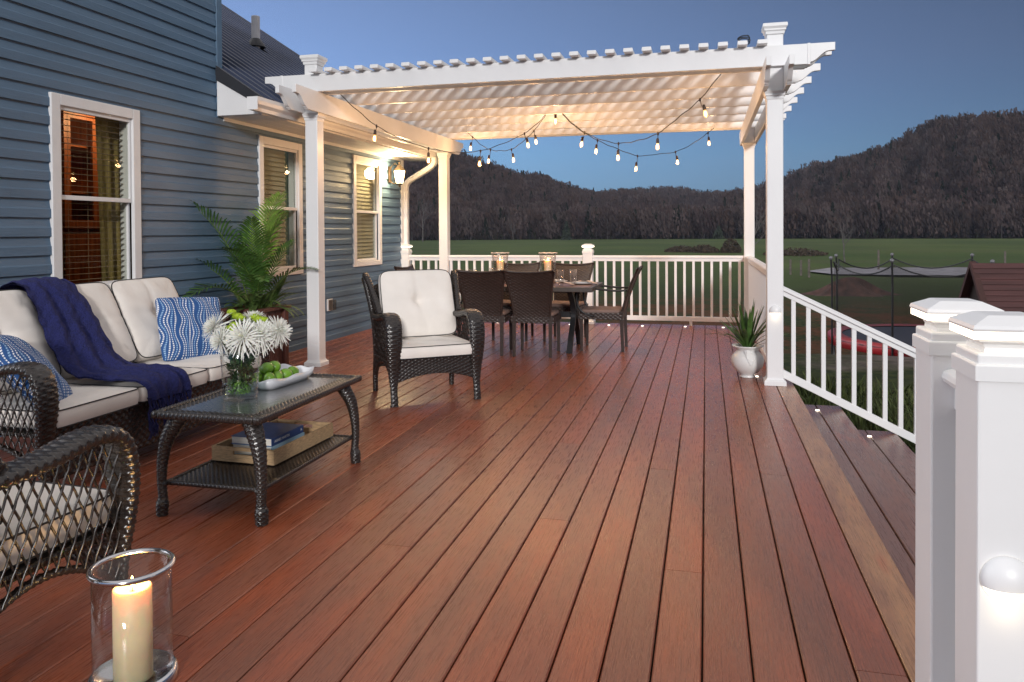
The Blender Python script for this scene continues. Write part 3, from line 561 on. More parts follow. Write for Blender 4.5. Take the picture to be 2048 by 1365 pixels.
# ---- windows
PANE = thin_glass('window glass', (.90, .91, .88), .01, 1.13)
SLAT1 = mat('open blind slats', (.34, .25, .16), .5); BL2 = mat('closed cream blind', (.40, .385, .30), .6, var=.08, scale=5); CURT = mat('olive curtain', (.62, .46, .16), .85, var=.15, scale=3, stretch=(1, 14, .4))
GREENC = mat('pale green curtain', (.30, .40, .34), .85, var=.15, scale=4); SCREEN = mat('dark screen', (.05, .05, .05), .8)
for wi, (ya, yb, za, zb) in enumerate(WIN):
    W_, H_ = yb - ya, zb - za
    t = .078
    f = MB()     # outer trim
    for (a, b, c, d_) in ((ya, ya + t, za, zb), (yb - t, yb, za, zb)): f.box(.0, .031, a - OY, b - OY, c, d_)
    f.box(.0, .031, ya + t - OY, yb - t - OY, zb - t, zb); f.box(.0, .035, ya + t - OY, yb - t - OY, za, za + t * .8)
    fr = f.build('window', WHITE2, house, bevel=.005)
    zi0, zi1 = za + t * .8, zb - t; mid = (zi0 + zi1) / 2
    s_ = MB(); q = .020
    for z0, z1, x1 in ((mid - .012, zi1, .012), (zi0, mid + .018, -.012)):
        s_.box(x1 - .03, x1, ya + t - OY, ya + t + q - OY, z0, z1); s_.box(x1 - .03, x1, yb - t - q - OY, yb - t - OY, z0, z1)
        s_.box(x1 - .03, x1, ya + t + q - OY, yb - t - q - OY, z1 - q * 1.4, z1); s_.box(x1 - .03, x1, ya + t + q - OY, yb - t - q - OY, z0, z0 + q * 1.6)
    # jamb
    for yy in (ya + t - .004, yb - t): s_.box(-.10, -.035, yy - OY, yy + .004 - OY, zi0, zi1)
    s_.build('sash', WHITE2, fr, bevel=.002)
    g = MB(); g.box(-.008, -.005, ya + t + q - OY, yb - t - q - OY, mid, zi1 - q); g.box(-.032, -.029, ya + t + q - OY, yb - t - q - OY, zi0 + q, mid); g.build('pane', PANE, fr)
    rm = MB()   # the room behind
    dp = 2.6 if wi == 0 else .8; y0, y1, z0, z1 = ya - (.9 if wi == 0 else .1), yb + (1.9 if wi == 0 else .1), za - .6, zb + .3
    if wi == 0:
        rm.add([(-dp, y0 - OY, z0), (-dp, y1 - OY, z0), (-dp, y1 - OY, z1), (-dp, y0 - OY, z1), (-.1, y0 - OY, z0), (-.1, y1 - OY, z0), (-.1, y1 - OY, z1), (-.1, y0 - OY, z1)], [(0, 1, 2, 3), (0, 3, 7, 4), (1, 5, 6, 2), (3, 2, 6, 7), (0, 4, 5, 1)])
        # inner wall around the opening
        rm.box(-.11, -.10, y0 - OY, ya + .05 - OY, z0, z1); rm.box(-.11, -.10, yb - .05 - OY, y1 - OY, z0, z1); rm.box(-.11, -.10, ya + .05 - OY, yb - .05 - OY, z0, za + .05); rm.box(-.11, -.10, ya + .05 - OY, yb - .05 - OY, zb - .05, z1)
        rm.build('room', mat('dim brown room', (.10, .035, .018), .9), fr)
        b = MB()
        for k in range(30):
            z = zi0 + .01 + k * (zi1 - zi0) / 30; b.box(-.085, -.060, ya + t + .01 - OY, yb - t - .01 - OY, z, z + .0022)
        for yy in (ya + t + .16, ya + t + .34, yb - t - .16): b.box(-.074, -.0725, yy - OY, yy + .0018 - OY, zi0, zi1)
        b.build('blind', SLAT1, fr)
        c = MB(); G = []
        for i in range(40):
            yy = lerp(yb - .165, yb + .40, i / 39); G.append([(-.20 + .022 * math.sin(i * 1.15) + .006 * math.sin(i * 2.7), yy - OY - .05 * ((z - za) / H_ if i < 20 else 0) * (1 - i / 20), z) for z in np.linspace(za - .3, zb + .1, 12)])
        c.grid(np.array(G)); c.build('curtain', CURT, fr, smooth=True)
    else:
        rm.box(-dp, -dp + .01, y0 - OY, y1 - OY, z0, z1)
        rm.build('room', mat('dim brown room', (.10, .05, .03), .9), fr)
        b = MB(); zz = zi0 if wi == 1 else zi0
        n_ = 26
        for k in range(n_):
            z = lerp(zi0, zi1, k / n_); y_end = yb - t - (.13 if wi == 1 else .0)
            b.add([(-.055, ya + t - OY, z), (-.055, y_end - OY, z), (-.075, y_end - OY, z + (zi1 - zi0) / n_ + .004), (-.075, ya + t - OY, z + (zi1 - zi0) / n_ + .004)], [(0, 1, 2, 3)])
        b.build('blind', BL2, fr)
        c = MB(); G = []
        for i in range(24):
            yy = lerp(yb - .30, yb - .05, i / 23); G.append([(-.12 + .012 * math.sin(i * 1.4), yy - OY, z) for z in (za, zb)])
        c.grid(np.array(G)); c.build('curtain', GREENC, fr, smooth=True)
# cabinet inside the first room, and the lamp that lights that room
CAB = mat('orange brown wood', (.30, .085, .025), .45, var=.35, scale=6, stretch=(6, 6, .6))
cab = thing('wooden_cabinet', 'orange brown wooden cabinet standing inside the room behind the left window', 'cabinet', (-5.45, 5.78, .24))
mb = MB(); mb.box(-.25, .25, -.55, -.5, 0, 2.2); mb.box(-.25, .25, .28, .33, 0, 2.2); mb.box(-.25, -.23, -.5, .28, 0, 2.2); mb.box(-.25, .25, -.5, .28, 2.15, 2.2); mb.box(-.25, .25, -.5, .28, 0, .05)
for z in (.6, 1.0, 1.4, 1.8): mb.box(-.23, .2, -.5, .28, z, z + .02)
mb.build('case', CAB, cab)
for y0 in (-.50, -.11):
    mb = MB(); mb.box(.25, .27, y0 + .005, y0 + .38, .06, 1.05); mb.build('door', CAB, cab, bevel=.004)
    mb = MB()
    for a, b, c, d_ in ((0, .07, 1.1, 2.1), (.31, .38, 1.1, 2.1), (.07, .31, 1.1, 1.17), (.07, .31, 2.03, 2.1)): mb.box(.25, .27, y0 + a, y0 + b, c, d_)
    mb.build('door', CAB, cab)
pl = bpy.data.lights.new('room_light', 'POINT'); pl.energy = 7; pl.color = (1, .66, .34); pl.shadow_soft_size = .15
lo = bpy.data.objects.new('room_light', pl); C.objects.link(lo); lo.location = (-4.9, 5.6, 2.3)
lo.parent = None

# ---- wall lantern
LX, LY = -4.37, 10.12
lan = thing('wall_lantern', 'lit wall lantern with frosted glass and dark roof beside the end window', 'lantern', (LX, LY, 2.1))
LM = mat('bronze lantern metal', (.10, .075, .05), .4, metal=.7, var=.2, scale=15)
mb = MB(); mb.box(.018, .036, -.045, .045, -.11, .12); mb.build('back_plate', LM, lan, bevel=.006)
mb = MB(); mb.tube([(.03, 0, -.08), (.07, 0, -.12), (.12, 0, -.12), (.155, 0, -.10)], .008); mb.build('bracket', LM, lan, smooth=True); mb = MB(); mb.tube([(.03, 0, .06), (.05, 0, .12), (.10, 0, .16), (.155, 0, .13)], .007); mb.build('bracket', LM, lan, smooth=True)
bx_ = .17
mb = MB()
mb.lathe([(.092, .055), (.088, .065), (.055, .105), (.035, .118), (.03, .135), (.012, .145), (.012, .16), (.018, .17), (.0, .185)], 6, (bx_, 0, 0)); mb.build('cap', LM, lan)
mb = MB(); mb.lathe([(.0, -.175), (.016, -.165), (.012, -.15), (.05, -.135), (.056, -.125), (.056, -.118)], 6, (bx_, 0, 0)); mb.build('base', LM, lan)
mb = MB()
for k in range(6):
    a = k * math.pi / 3; mb.tube([(bx_ + .056 * math.cos(a), .056 * math.sin(a), -.12), (bx_ + .086 * math.cos(a), .086 * math.sin(a), .056)], .004, 5)
mb.build('bars', LM, lan)
mb = MB(); mb.lathe([(.052, -.118), (.081, .055)], 6, (bx_, 0, 0), caps=False); mb.build('frosted_glass', mat('lit frosted glass', (.9, .85, .7), .5, emit=(1, .80, .50), es=4.0), lan)
pl = bpy.data.lights.new('lantern_light', 'POINT'); pl.energy = 26; pl.color = (1, .70, .36); pl.shadow_soft_size = .09
lo = bpy.data.objects.new('lantern_light', pl); C.objects.link(lo); lo.location = (bx_ + .03, -.10, .02); lo.parent = lan
# ================================================================ PERGOLA
perg = thing('pergola', 'white vinyl pergola with slatted top over the dining end of the deck', 'pergola', (-1.55, 6.735, 0))
GX0, GY0 = -1.55, 6.735
def loc_box(mb, x0, x1, y0, y1, z0, z1): mb.box(x0 - GX0, x1 - GX0, y0 - GY0, y1 - GY0, z0, z1)
PW = .129
posts = [(-3.6715, 6.735), (.5545, 6.735), (-3.6985, 10.60), (.5545, 10.60)]
def sq_lathe(mb, prof, cx, cy):      # stacked square mouldings: (half width, z)
    for (a, z0), (b, z1) in zip(prof, prof[1:]):
        if abs(z1 - z0) < 1e-6: continue
    P = np.array([[(cx + sx_ * h, cy + sy_ * h, z) for sx_, sy_ in ((-1, -1), (1, -1), (1, 1), (-1, 1))] for h, z in prof])
    b0 = mb.n; mb.grid(P, closed_v=True); mb.F.append(np.array([[b0 + 3, b0 + 2, b0 + 1, b0]])); e = b0 + 4 * (len(prof) - 1); mb.F.append(np.array([[e, e + 1, e + 2, e + 3]]))
for cx, cy in posts:
    x, y = cx - GX0, cy - GY0
    front = cy < 8
    mb = MB(); mb.box(x - PW / 2, x + PW / 2, y - PW / 2, y + PW / 2, .002, 2.90 if front else 2.84); pp = mb.build('post', WHITE, perg, bevel=.006)
    mb = MB(); h = PW / 2; sq_lathe(mb, [(h + .022, .001), (h + .022, .034), (h + .018, .040), (h + .006, .048), (h + .002, .060)], x, y); mb.build('base', WHITE, pp)
    mb = MB(); sq_lathe(mb, [(h + .001, 2.365), (h + .004, 2.372), (h + .006, 2.392), (h + .014, 2.400), (h + .014, 2.412), (h + .024, 2.436), (h + .001, 2.4365)], x, y); mb.build('capital', WHITE, pp)
    if front:
        mb = MB(); sq_lathe(mb, [(h + .002, 2.90), (h + .008, 2.903), (h + .010, 2.925), (h + .020, 2.932), (h + .020, 2.945), (h + .032, 2.962), (h + .032, 2.985), (h + .025, 2.99), (.02, 3.005)], x, y); mb.build('cap', WHITE, pp)
def tail(sign, x, zb, zt):
    H_ = zt - zb; L = .235
    p = [(x, zt), (x, zb + .62 * H_), (x - sign * .05, zb + .60 * H_)]
    for t_ in np.linspace(0, 1, 9)[1:]:
        s_ = t_ * t_ * (3 - 2 * t_); p.append((x - sign * (.05 + .135 * t_), zb + H_ * (.60 - .50 * s_)))
    p += [(x - sign * .188, zb + .06 * H_), (x - sign * .205, zb + .05 * H_), (x - sign * .210, zb)]
    return p
def rafter_poly(a, b, zb, zt): return tail(1, b, zb, zt) + tail(-1, a, zb, zt)[::-1]
RY = [6.626, 6.803, 7.44, 8.05, 8.645, 9.25, 9.87, 10.50, 10.67]
for i, y in enumerate(RY):
    mb = MB(); poly = [(px_ - GX0, z) for px_, z in rafter_poly(-4.135, 1.01, 2.632, 2.798)]; mb.prism(poly[::-1], y - GY0, y + .038 - GY0, 'y')
    if i == 0:
        for xx in (-3.965, .80): mb.prism([(xx - GX0, 2.628), (xx + .022 - GX0, 2.628), (xx + .022 - GX0, 2.802), (xx - GX0, 2.802)], y - .005 - GY0, y + .043 - GY0, 'y')
    mb.build('rafter', WHITE, perg, bevel=.0025)
for x in (-3.776, -3.606, .4515, .6195):
    poly = [(yy - GY0, z) for yy, z in rafter_poly(6.215, 11.12, 2.437, 2.630)]; mb = MB(); mb.prism(poly, x - GX0, x + .038 - GX0, 'x'); mb.build('side_beam', WHITE, perg, bevel=.0025)
# slats: one built, the rest copied
mb = MB(); sw = .037; mb.prism([(-sw, .0), (sw, .0), (sw + .004, .011), (sw, .033), (-sw, .033), (-sw - .004, .011)], 6.535 - GY0, 10.80 - GY0, 'y')
sl0 = mb.build('slat', WHITE, perg, bevel=.002); sl0.location = (-3.575 - GX0, 0, 2.8005)
for i in range(1, 27):
    o = sl0.copy(); C.objects.link(o); o.parent = perg; o.location = (-3.575 + i * .1547 - GX0, 0, 2.8005)

# ---- string lights
FILA = mat('glowing filament', (1, .8, .5), .3, emit=(1, .80, .46), es=14.0)
BULBG = thin_glass('amber bulb glass', (1, .92, .78), .05, 1.3)
_n = BULBG.node_tree.nodes; _l = BULBG.node_tree.links; _e = _n.new('ShaderNodeEmission'); _e.inputs[0].default_value = (1, .50, .16, 1); _e.inputs[1].default_value = .55; _a = _n.new('ShaderNodeAddShader'); _s = _n['Material Output'].inputs[0].links[0].from_socket; _l.new(_s, _a.inputs[0]); _l.new(_e.outputs[0], _a.inputs[1]); _l.new(_a.outputs[0], _n['Material Output'].inputs[0])
SOCK = mat('brown bulb socket', (.035, .018, .010), .45)
def pt(u, v, y):
    dr = _r3 * ((u - 1024) / 1532.3) - _u3 * ((v - 486.9) / 1532.3) + _f2; t_ = y / dr.y; return Vector((0, 0, ch)) + dr * t_
def strand(name, label, segs, loc):
    th_ = thing(name, label, 'string lights', loc, group='string lights under the pergola'); L0 = Vector(loc); cab_ = MB()
    for pts in segs:
        P = [pt(u, v, y) for u, v, y, *_ in pts]
        Q, _ = resample([tuple(p) for p in P], .05)
        Q = [Vector(q) + Vector((0, 0, .004 * math.sin(i * 1.3))) - L0 for i, q in enumerate(Q)]; cab_.tube(Q, .0042, 6)
    cab_.build('cable', CABLE, th_, smooth=True)
    for pts in segs:
        for q in pts:
            if len(q) < 4: continue
            p = pt(q[0], q[1], q[2]) - L0; bpt = pt(q[3], q[4], q[2]) - L0
            ax = (bpt - p); ax.normalize(); ax = (ax * .6 + Vector((0, 0, -1)) * .4).normalized(); D = (bpt - p).length
            m = MB(); m.tube([p + Vector((0, 0, .012)), p, p - Vector((0, 0, .02))], [.007, .011, .008], 8); m.tube([p, p + ax * max(.01, D - .075)], .0035, 6)
            m.tube([bpt - ax * .085, bpt - ax * .075, bpt - ax * .04, bpt - ax * .034], [.008, .014, .016, .013], 10); so = m.build('light_socket', SOCK, th_, smooth=True)
            g = MB(); pr = [(.0, -.034), (.010, -.032), (.016, -.025), (.0195, -.011), (.0185, .006), (.013, .024), (.011, .034)]
            for k in range(len(pr) - 1): pass
            rotq = Vector((0, 0, 1)).rotation_difference(-ax).to_matrix().to_4x4(); g.M = Matrix.Translation(bpt) @ rotq; g.lathe(pr, 12, (0, 0, 0)); bo = g.build('bulb', BULBG, so, smooth=True); g = MB(); g.M = Matrix.Translation(bpt) @ rotq; g.lathe([(.0, -.022), (.007, -.018), (.0095, -.004), (.007, .014), (.0, .022)], 10, (0, 0, 0)); g.build('filament', FILA, so, smooth=True)
            pl = bpy.data.lights.new('bulb_light', 'POINT'); pl.energy = 3.0; pl.color = (1, .56, .26); pl.shadow_soft_size = .03
            lo = bpy.data.objects.new('bulb_light', pl); C.objects.link(lo); lo.location = bpt + ax * .075; lo.parent = th_
YC = 8.66
strand('string_light', 'near strand of glowing bulbs looped from the front pergola corners up to the middle rafter', [
    [(676, 185, 6.87), (708, 215, 7.0), (753, 252, 7.2, 749, 277), (805, 279, 7.45), (857, 297, 7.7, 857, 321), (910, 305, 7.95), (961, 302, 8.15, 959, 328), (1010, 286, 8.35), (1049, 267, 8.5, 1056, 291), (1075, 247, 8.6), (1092, 228, 8.66)],
    [(1092, 227, 8.66), (1111, 225, 8.67, 1111, 243), (1123, 226, 8.66)],
    [(1123, 226, 8.66), (1145, 247, 8.55), (1169, 265, 8.42, 1163, 289), (1200, 279, 8.3), (1237, 287, 8.15, 1236, 316), (1278, 281, 7.9), (1316, 267, 7.65, 1315, 294), (1355, 237, 7.4), (1400, 199, 7.12, 1411, 228), (1448, 140, 6.86)]], (-1.55, 7.7, 2.3))
strand('string_light', 'far strand of glowing bulbs looped from the rear pergola beam up to the middle rafter', [
    [(930, 262, 10.46), (945, 274, 10.35, 941, 297), (962, 290, 10.2), (981, 300, 10.0, 977, 323), (1000, 302, 9.8), (1023, 299, 9.6, 1027, 320), (1045, 284, 9.35), (1068, 262, 9.1, 1072, 284), (1093, 229, 8.68)],
    [(1122, 227, 8.68), (1155, 257, 8.95), (1195, 281, 9.3, 1192, 303), (1232, 297, 9.55), (1275, 312, 9.8, 1272, 338), (1312, 309, 9.95), (1351, 304, 10.1, 1355, 325), (1385, 288, 10.25), (1416, 266, 10.4, 1418, 287), (1428, 256, 10.46)]], (-1.3, 9.6, 2.2))

# spare length of cable coiled on top of the slats
_q = pt(1488, 92, 6.62); mb = MB(); P = [(_q.x + .045 * math.cos(a) * (1 + .1 * math.sin(3.3 * a)), 6.64 + .10 * math.sin(a) * (1 + .12 * math.sin(2.1 * a)), 2.842 + .002 * a) for a in np.linspace(0, 19, 90)]
mb.tube(P, .0045, 5); tag(mb.build('cable_coil', CABLE, smooth=True), 'black cable coiled on top of the slats near the front right pergola post', 'cable')
# ================================================================ RAILINGS
LED = mat('lit cap band', (.9, .85, .75), .5, emit=(1, .86, .66), es=1.5)
RH0, RH1 = .873, .951
def bal_mesh(mb, x, y, z0, z1, h=.0165): mb.box(x - h, x + h, y - h, y + h, z0, z1)
def cap_post(par, x, y, w_, name='post', zt=1.112, z0=.0, ox=0, oy=0, plinth=True):
    h = w_ / 2; X_, Y_ = x - ox, y - oy
    mb = MB(); mb.box(X_ - h, X_ + h, Y_ - h, Y_ + h, z0 + .002, zt - .075); p = mb.build(name, WHITE, par, bevel=.005)
    if plinth: mb = MB(); sq_lathe(mb, [(h + .022, z0 + .001), (h + .022, z0 + .035), (h + .018, z0 + .042), (h + .006, z0 + .05), (h + .002, z0 + .062)], X_, Y_); mb.build('base', WHITE, p)
    mb = MB(); sq_lathe(mb, [(h + .001, zt - .130), (h + .006, zt - .130), (h + .006, zt - .100), (h + .004, zt - .097), (h - .006, zt - .094), (h - .015, zt - .084), (h - .018, zt - .066), (h - .014, zt - .058), (h - .004, zt - .052), (h - .002, zt - .047)], X_, Y_); mb.build('collar', WHITE, p)
    mb = MB(); sq_lathe(mb, [(h - .003, zt - .0465), (h + .009, zt - .046), (h + .009, zt - .031), (h - .003, zt - .0305)], X_, Y_); mb.build('light_band', LED, p)
    mb = MB(); sq_lathe(mb, [(h - .004, zt - .030), (h + .010, zt - .030), (h + .012, zt - .025), (h + .009, zt - .018), (h + .003, zt - .015), (h - .020, zt - .004), (h - .026, zt - .001), (h - .032, zt)], X_, Y_); mb.build('cap', WHITE, p)
    return p
def straight_rail(name, label, p0, p1, n, foot=None):
    p0, p1 = Vector(p0), Vector(p1); c = (p0 + p1) / 2; t = thing(name, label, 'railing', (c.x, c.y, 0), math.atan2(p1.y - p0.y, p1.x - p0.x)); L = (p1 - p0).length / 2
    mb = MB(); mb.prism([(-.022, RH0), (.022, RH0), (.022, RH0 + .04), (.040, RH0 + .046), (.042, RH0 + .062), (.036, RH1 - .006), (.022, RH1), (-.022, RH1), (-.036, RH1 - .006), (-.042, RH0 + .062), (-.040, RH0 + .046), (-.022, RH0 + .04)], -L, L, 'x'); mb.build('top_rail', WHITE, t)
    mb = MB(); mb.box(-L, L, -.022, .022, .062, .125)
    if foot is not None: mb.box(foot - .02, foot + .02, -.018, .018, .001, .062)
    mb.build('bottom_rail', WHITE, t, bevel=.004)
    b0 = None
    for i in range(n):
        x = -L + (i + .5) * 2 * L / n
        if b0 is None: mb = MB(); bal_mesh(mb, 0, 0, .125, RH0); b0 = mb.build('baluster', WHITE, t, bevel=.002); b0.location = (x, 0, 0)
        else: o = b0.copy(); C.objects.link(o); o.parent = t; o.location = (x, 0, 0)
    return t
YR = 10.62
rl = straight_rail('deck_railing', 'white baluster railing at the far deck edge between the house corner and the middle post', (-4.25, YR, 0), (-1.66, YR, 0), 22)
rr_ = straight_rail('deck_railing', 'white baluster railing at the far deck edge right of the middle post', (-1.53, YR, 0), (.49, YR, 0), 17, foot=.32)
rs = straight_rail('deck_railing', 'white baluster railing along the right deck side between the two right pergola posts', (.5545, 6.80, 0), (.5545, 10.535, 0), 31)
for x, lb in ((-1.595, 'white railing post with lit cap in the middle of the far railing'), (-4.315, 'white railing post with lit cap at the house corner')):
    t = thing('railing_post', lb, 'post', (x, YR, 0)); cap_post(t, 0, 0, .135)
# ---- stair railing
st = thing('stair_railing', 'white baluster railing sloping down beside the deck steps', 'railing', (.62, 6.735, 0))
m_ = -.487
def sl_box(mb, x0, x1, hw, za, zb): # sloped bar between offsets za..zb at x=0
    z = lambda x, o: o + m_ * x
    mb.hexa([(x0, -hw, z(x0, za)), (x1, -hw, z(x1, za)), (x1, hw, z(x1, za)), (x0, hw, z(x0, za)), (x0, -hw, z(x0, zb)), (x1, -hw, z(x1, zb)), (x1, hw, z(x1, zb)), (x0, hw, z(x0, zb))])
XE = 1.60
mb = MB(); sl_box(mb, .0, XE, .022, .742, .785); sl_box(mb, .0, XE, .040, .7855, .815); sl_box(mb, .0, XE, .030, .8155, .824); mb.build('top_rail', WHITE, st, bevel=.004)
mb = MB(); sl_box(mb, .0, XE, .022, .058, .126); mb.build('bottom_rail', WHITE, st, bevel=.004)
b0 = None
for i in range(13):
    x = .083 + i * .1165
    if x > XE - .03: break
    if b0 is None: mb = MB(); mb.hexa([(-.0165, -.0165, .122 + .008), (.0165, -.0165, .122 - .008), (.0165, .0165, .122 - .008), (-.0165, .0165, .122 + .008), (-.0165, -.0165, .745 + .008), (.0165, -.0165, .745 - .008), (.0165, .0165, .745 - .008), (-.0165, .0165, .745 + .008)]); b0 = mb.build('baluster', WHITE, st); o = b0
    else: o = b0.copy(); C.objects.link(o); o.parent = st
    o.location = (x, 0, m_ * x)
mb = MB(); mb.box(XE, XE + .13, -.065, .065, -.58, .17); mb.build('newel_post', WHITE, st, bevel=.005)
# ---- the two near posts and the short rail between them
t = thing('railing_post', 'white railing post with lit cap near the deck steps, the farther of the close pair', 'post', (.603, 2.125, 0)); cap_post(t, 0, 0, .145, zt=1.113, z0=.0)
t = thing('railing_post', 'white railing post with lit cap and round dome light, nearest of all', 'post', (.603, 1.795, 0)); np_ = cap_post(t, 0, 0, .145, zt=1.113)
mb = MB(); mb.ball((0, 0, 0), .0055, 8); mb.build('screw', CHROME, np_, smooth=True, loc=(.018, -.084, .998))
t = thing('rail_stub', 'short white top rail joining the two nearest railing posts', 'rail', (.603, 1.96, 0)); mb = MB()
mb.prism([(-.022, RH0 - .02), (.022, RH0 - .02), (.022, RH0 + .04), (.046, RH0 + .046), (.050, RH0 + .058), (.046, RH0 + .072), (.030, RH1), (-.030, RH1), (-.046, RH0 + .072), (-.050, RH0 + .058), (-.046, RH0 + .046), (-.022, RH0 + .04)], -.0925, .0925, 'y'); mb.build('top_rail', WHITE, t, smooth=False, bevel=.003)
mb = MB(); mb.box(-.022, .022, -.0925, .0925, .062, .125); mb.build('bottom_rail', WHITE, t, bevel=.003)
# ---- dome lights on posts
def dome(loc, label, r=.030):
    t = thing('dome_light', label, 'light', loc, group='dome lights on white posts'); mb = MB()
    th = np.linspace(0, math.pi, 17); ph = np.linspace(0, math.pi, 13)
    # half sphere, cut along a slanted lower edge
    G = np.array([[(r * math.cos(a) * math.sin(p_), -r * .62 * math.sin(a) * math.sin(p_), r * math.cos(p_)) for a in np.linspace(0, math.pi, 17)] for p_ in np.linspace(.02, math.pi * .60, 12)]); mb.grid(G); mb.build('shell', WHITE, t, smooth=True)
    mb = MB(); G = np.array([[(r * .97 * math.cos(a) * math.sin(p_), -r * .60 * math.sin(a) * math.sin(p_), r * .99 * math.cos(p_)) for a in np.linspace(0, math.pi, 17)] for p_ in np.linspace(math.pi * .605, math.pi - .02, 8)]); mb.grid(G)
    mb.build('lens', mat('lit dome lens', (.9, .85, .75), .4, emit=(1, .88, .70), es=.95), t, smooth=True)
    pl = bpy.data.lights.new('dome_glow', 'POINT'); pl.energy = .022; pl.color = (1, .80, .52); pl.shadow_soft_size = .01
    lo = bpy.data.objects.new('dome_glow', pl); C.objects.link(lo); lo.location = (0, -r * .8, -r * 1.25); lo.parent = t
dome((.5545, 6.67, .62), 'small round dome light glowing on the front right pergola post above the white urn', .048)
dome((.583, 1.7215, .585), 'round white dome light glowing on the nearest railing post', .048)
# ---- recessed deck lights
DOT = mat('lit deck dot', (.9, .85, .75), .4, emit=(1, .88, .72), es=1.6)
first = None
spots = [(-2.865, 10.45, 0, 'below the far railing, leftmost of the row behind the dining table'), (-1.82, 10.42, 0, 'below the far railing just left of the middle railing post'), (-1.29, 10.46, 0, 'below the far railing just right of the middle railing post'), (-.837, 10.46, 0, 'below the far railing right of the table end chair'), (-.272, 10.50, 0, 'below the far railing in front of its small foot block'), (.219, 10.50, 0, 'below the far railing near the right corner behind the leafy plant'), (.43, 7.04, 0, 'between the white urn and the front right pergola post'), (.876, 6.62, -.18, 'on the upper deck step'), (1.259, 6.585, -.36, 'on the lower deck step')]
for x, y, z, lb in spots:
    if first is None:
        mb = MB(); mb.lathe([(.016, .0), (.017, .004), (.0155, .006), (.0, .0062)], 16, (0, 0, 0)); first = mb.build('deck_light', DOT); o = first
    else: o = first.copy(); C.objects.link(o)
    o.location = (x, y, z + .0005); tag(o, 'small round recessed light ' + lb, 'light', 'round recessed deck lights')
# ================================================================ WICKER SEATING
def cushion_pts(w_, h_, t_, nu=28, dimple=0., bulge=.35, seed=0, n_=7., crease=True, sag=0.):
    r_ = np.random.default_rng(seed); a = np.linspace(-1, 1, nu); U, V = np.meshgrid(a, a, indexing='ij')
    m = np.maximum(np.abs(U), np.abs(V)); s_ = np.where(m > 1e-6, m / (np.abs(U) ** n_ + np.abs(V) ** n_ + 1e-12) ** (1 / n_), 1); s_ = np.where(m > 1e-6, s_, 1)
    X, Z = U * s_ * w_ / 2, V * s_ * h_ / 2
    prof = (1 - np.abs(U) ** 3.2) * (1 - np.abs(V) ** 3.2); prof = np.clip(prof, 0, 1) ** .6
    ph = r_.uniform(0, 6, 6); wr = .010 * np.sin(5 * U + ph[0] + 3 * V) * np.sin(4 * V + ph[1]) + .003 * np.sin(13 * U + ph[2] + 5 * V) * np.sin(3 * V + ph[3])
    T = t_ / 2 * (1 - bulge + bulge * prof) + wr * prof
    T = T + .0032 * (np.sin(U * 31 + ph[4]) * np.abs(V) ** 5 + np.sin(V * 29 + ph[5]) * np.abs(U) ** 5) * (1 - np.maximum(np.abs(U), np.abs(V)) ** 12)
    if dimple:
        R2 = (U * w_ / 2) ** 2 + ((V - .05) * h_ / 2) ** 2; T = T - dimple * np.exp(-R2 / .0016) - dimple * .45 * np.exp(-R2 / .012)
        if crease:
            for ang in (math.pi / 2 + .06, .08, math.pi - .05, -math.pi / 2 + .2):
                dx, dz = math.cos(ang), math.sin(ang); x_, z_ = U * w_ / 2, (V - .05) * h_ / 2; al = x_ * dx + z_ * dz; pe = -x_ * dz + z_ * dx
                T = T - dimple * (.42 if dz > .5 else .25) * np.exp(-(pe / .018) ** 2) * np.clip(al / .03, 0, 1) * np.exp(-np.clip(al, 0, 9) / .20)
    return X, Z, T
def cushion(name, m, par, w_, h_, t_, loc, rot, dimple=0., bulge=.35, seed=0, piping=True, label=None, n_=7., back_flat=False):
    """Lies in local x,z with its face towards -y."""
    X, Z, T = cushion_pts(w_, h_, t_, 30, dimple, bulge, seed, n_); mb = MB()
    Fp = np.stack([X, -T, Z], -1); Bp = np.stack([X, T * (.6 if back_flat else 1), Z], -1)
    mb.grid(Fp); mb.grid(Bp[::-1])
    ring = [(i, 0) for i in range(30)] + [(29, j) for j in range(1, 30)] + [(i, 29) for i in range(28, -1, -1)] + [(0, j) for j in range(28, 0, -1)]
    rp = np.array([Fp[i, j] for i, j in ring]); rb = np.array([Bp[i, j] for i, j in ring]); c = np.array([0, 0, 0])
    out = rp.copy(); out[:, 1] = 0; nrm = out / (np.linalg.norm(out, axis=1)[:, None]); L_ = .010
    G = [rp + (rb - rp) * f + nrm * L_ * math.sin(math.pi * f) for f in (0, .2, .5, .8, 1)]; mb.grid(np.array(G).transpose(1, 0, 2), closed_u=True)
    o = mb.build(name, m, par, smooth=True, loc=loc, rot=rot)
    if label: o['label'] = label
    if piping:
        mb = MB()
        for q, s_ in ((rp, -1), (rb, 1)):
            P = [Vector(tuple(v)) + Vector((n2[0], s_ * .001, n2[2])) * 1.0 * .003 for v, n2 in zip(q, nrm)]; P.append(P[0]); mb.tube(P, .0034, 5, False)
        mb.build('piping', PIPE, o, smooth=True)
    return o
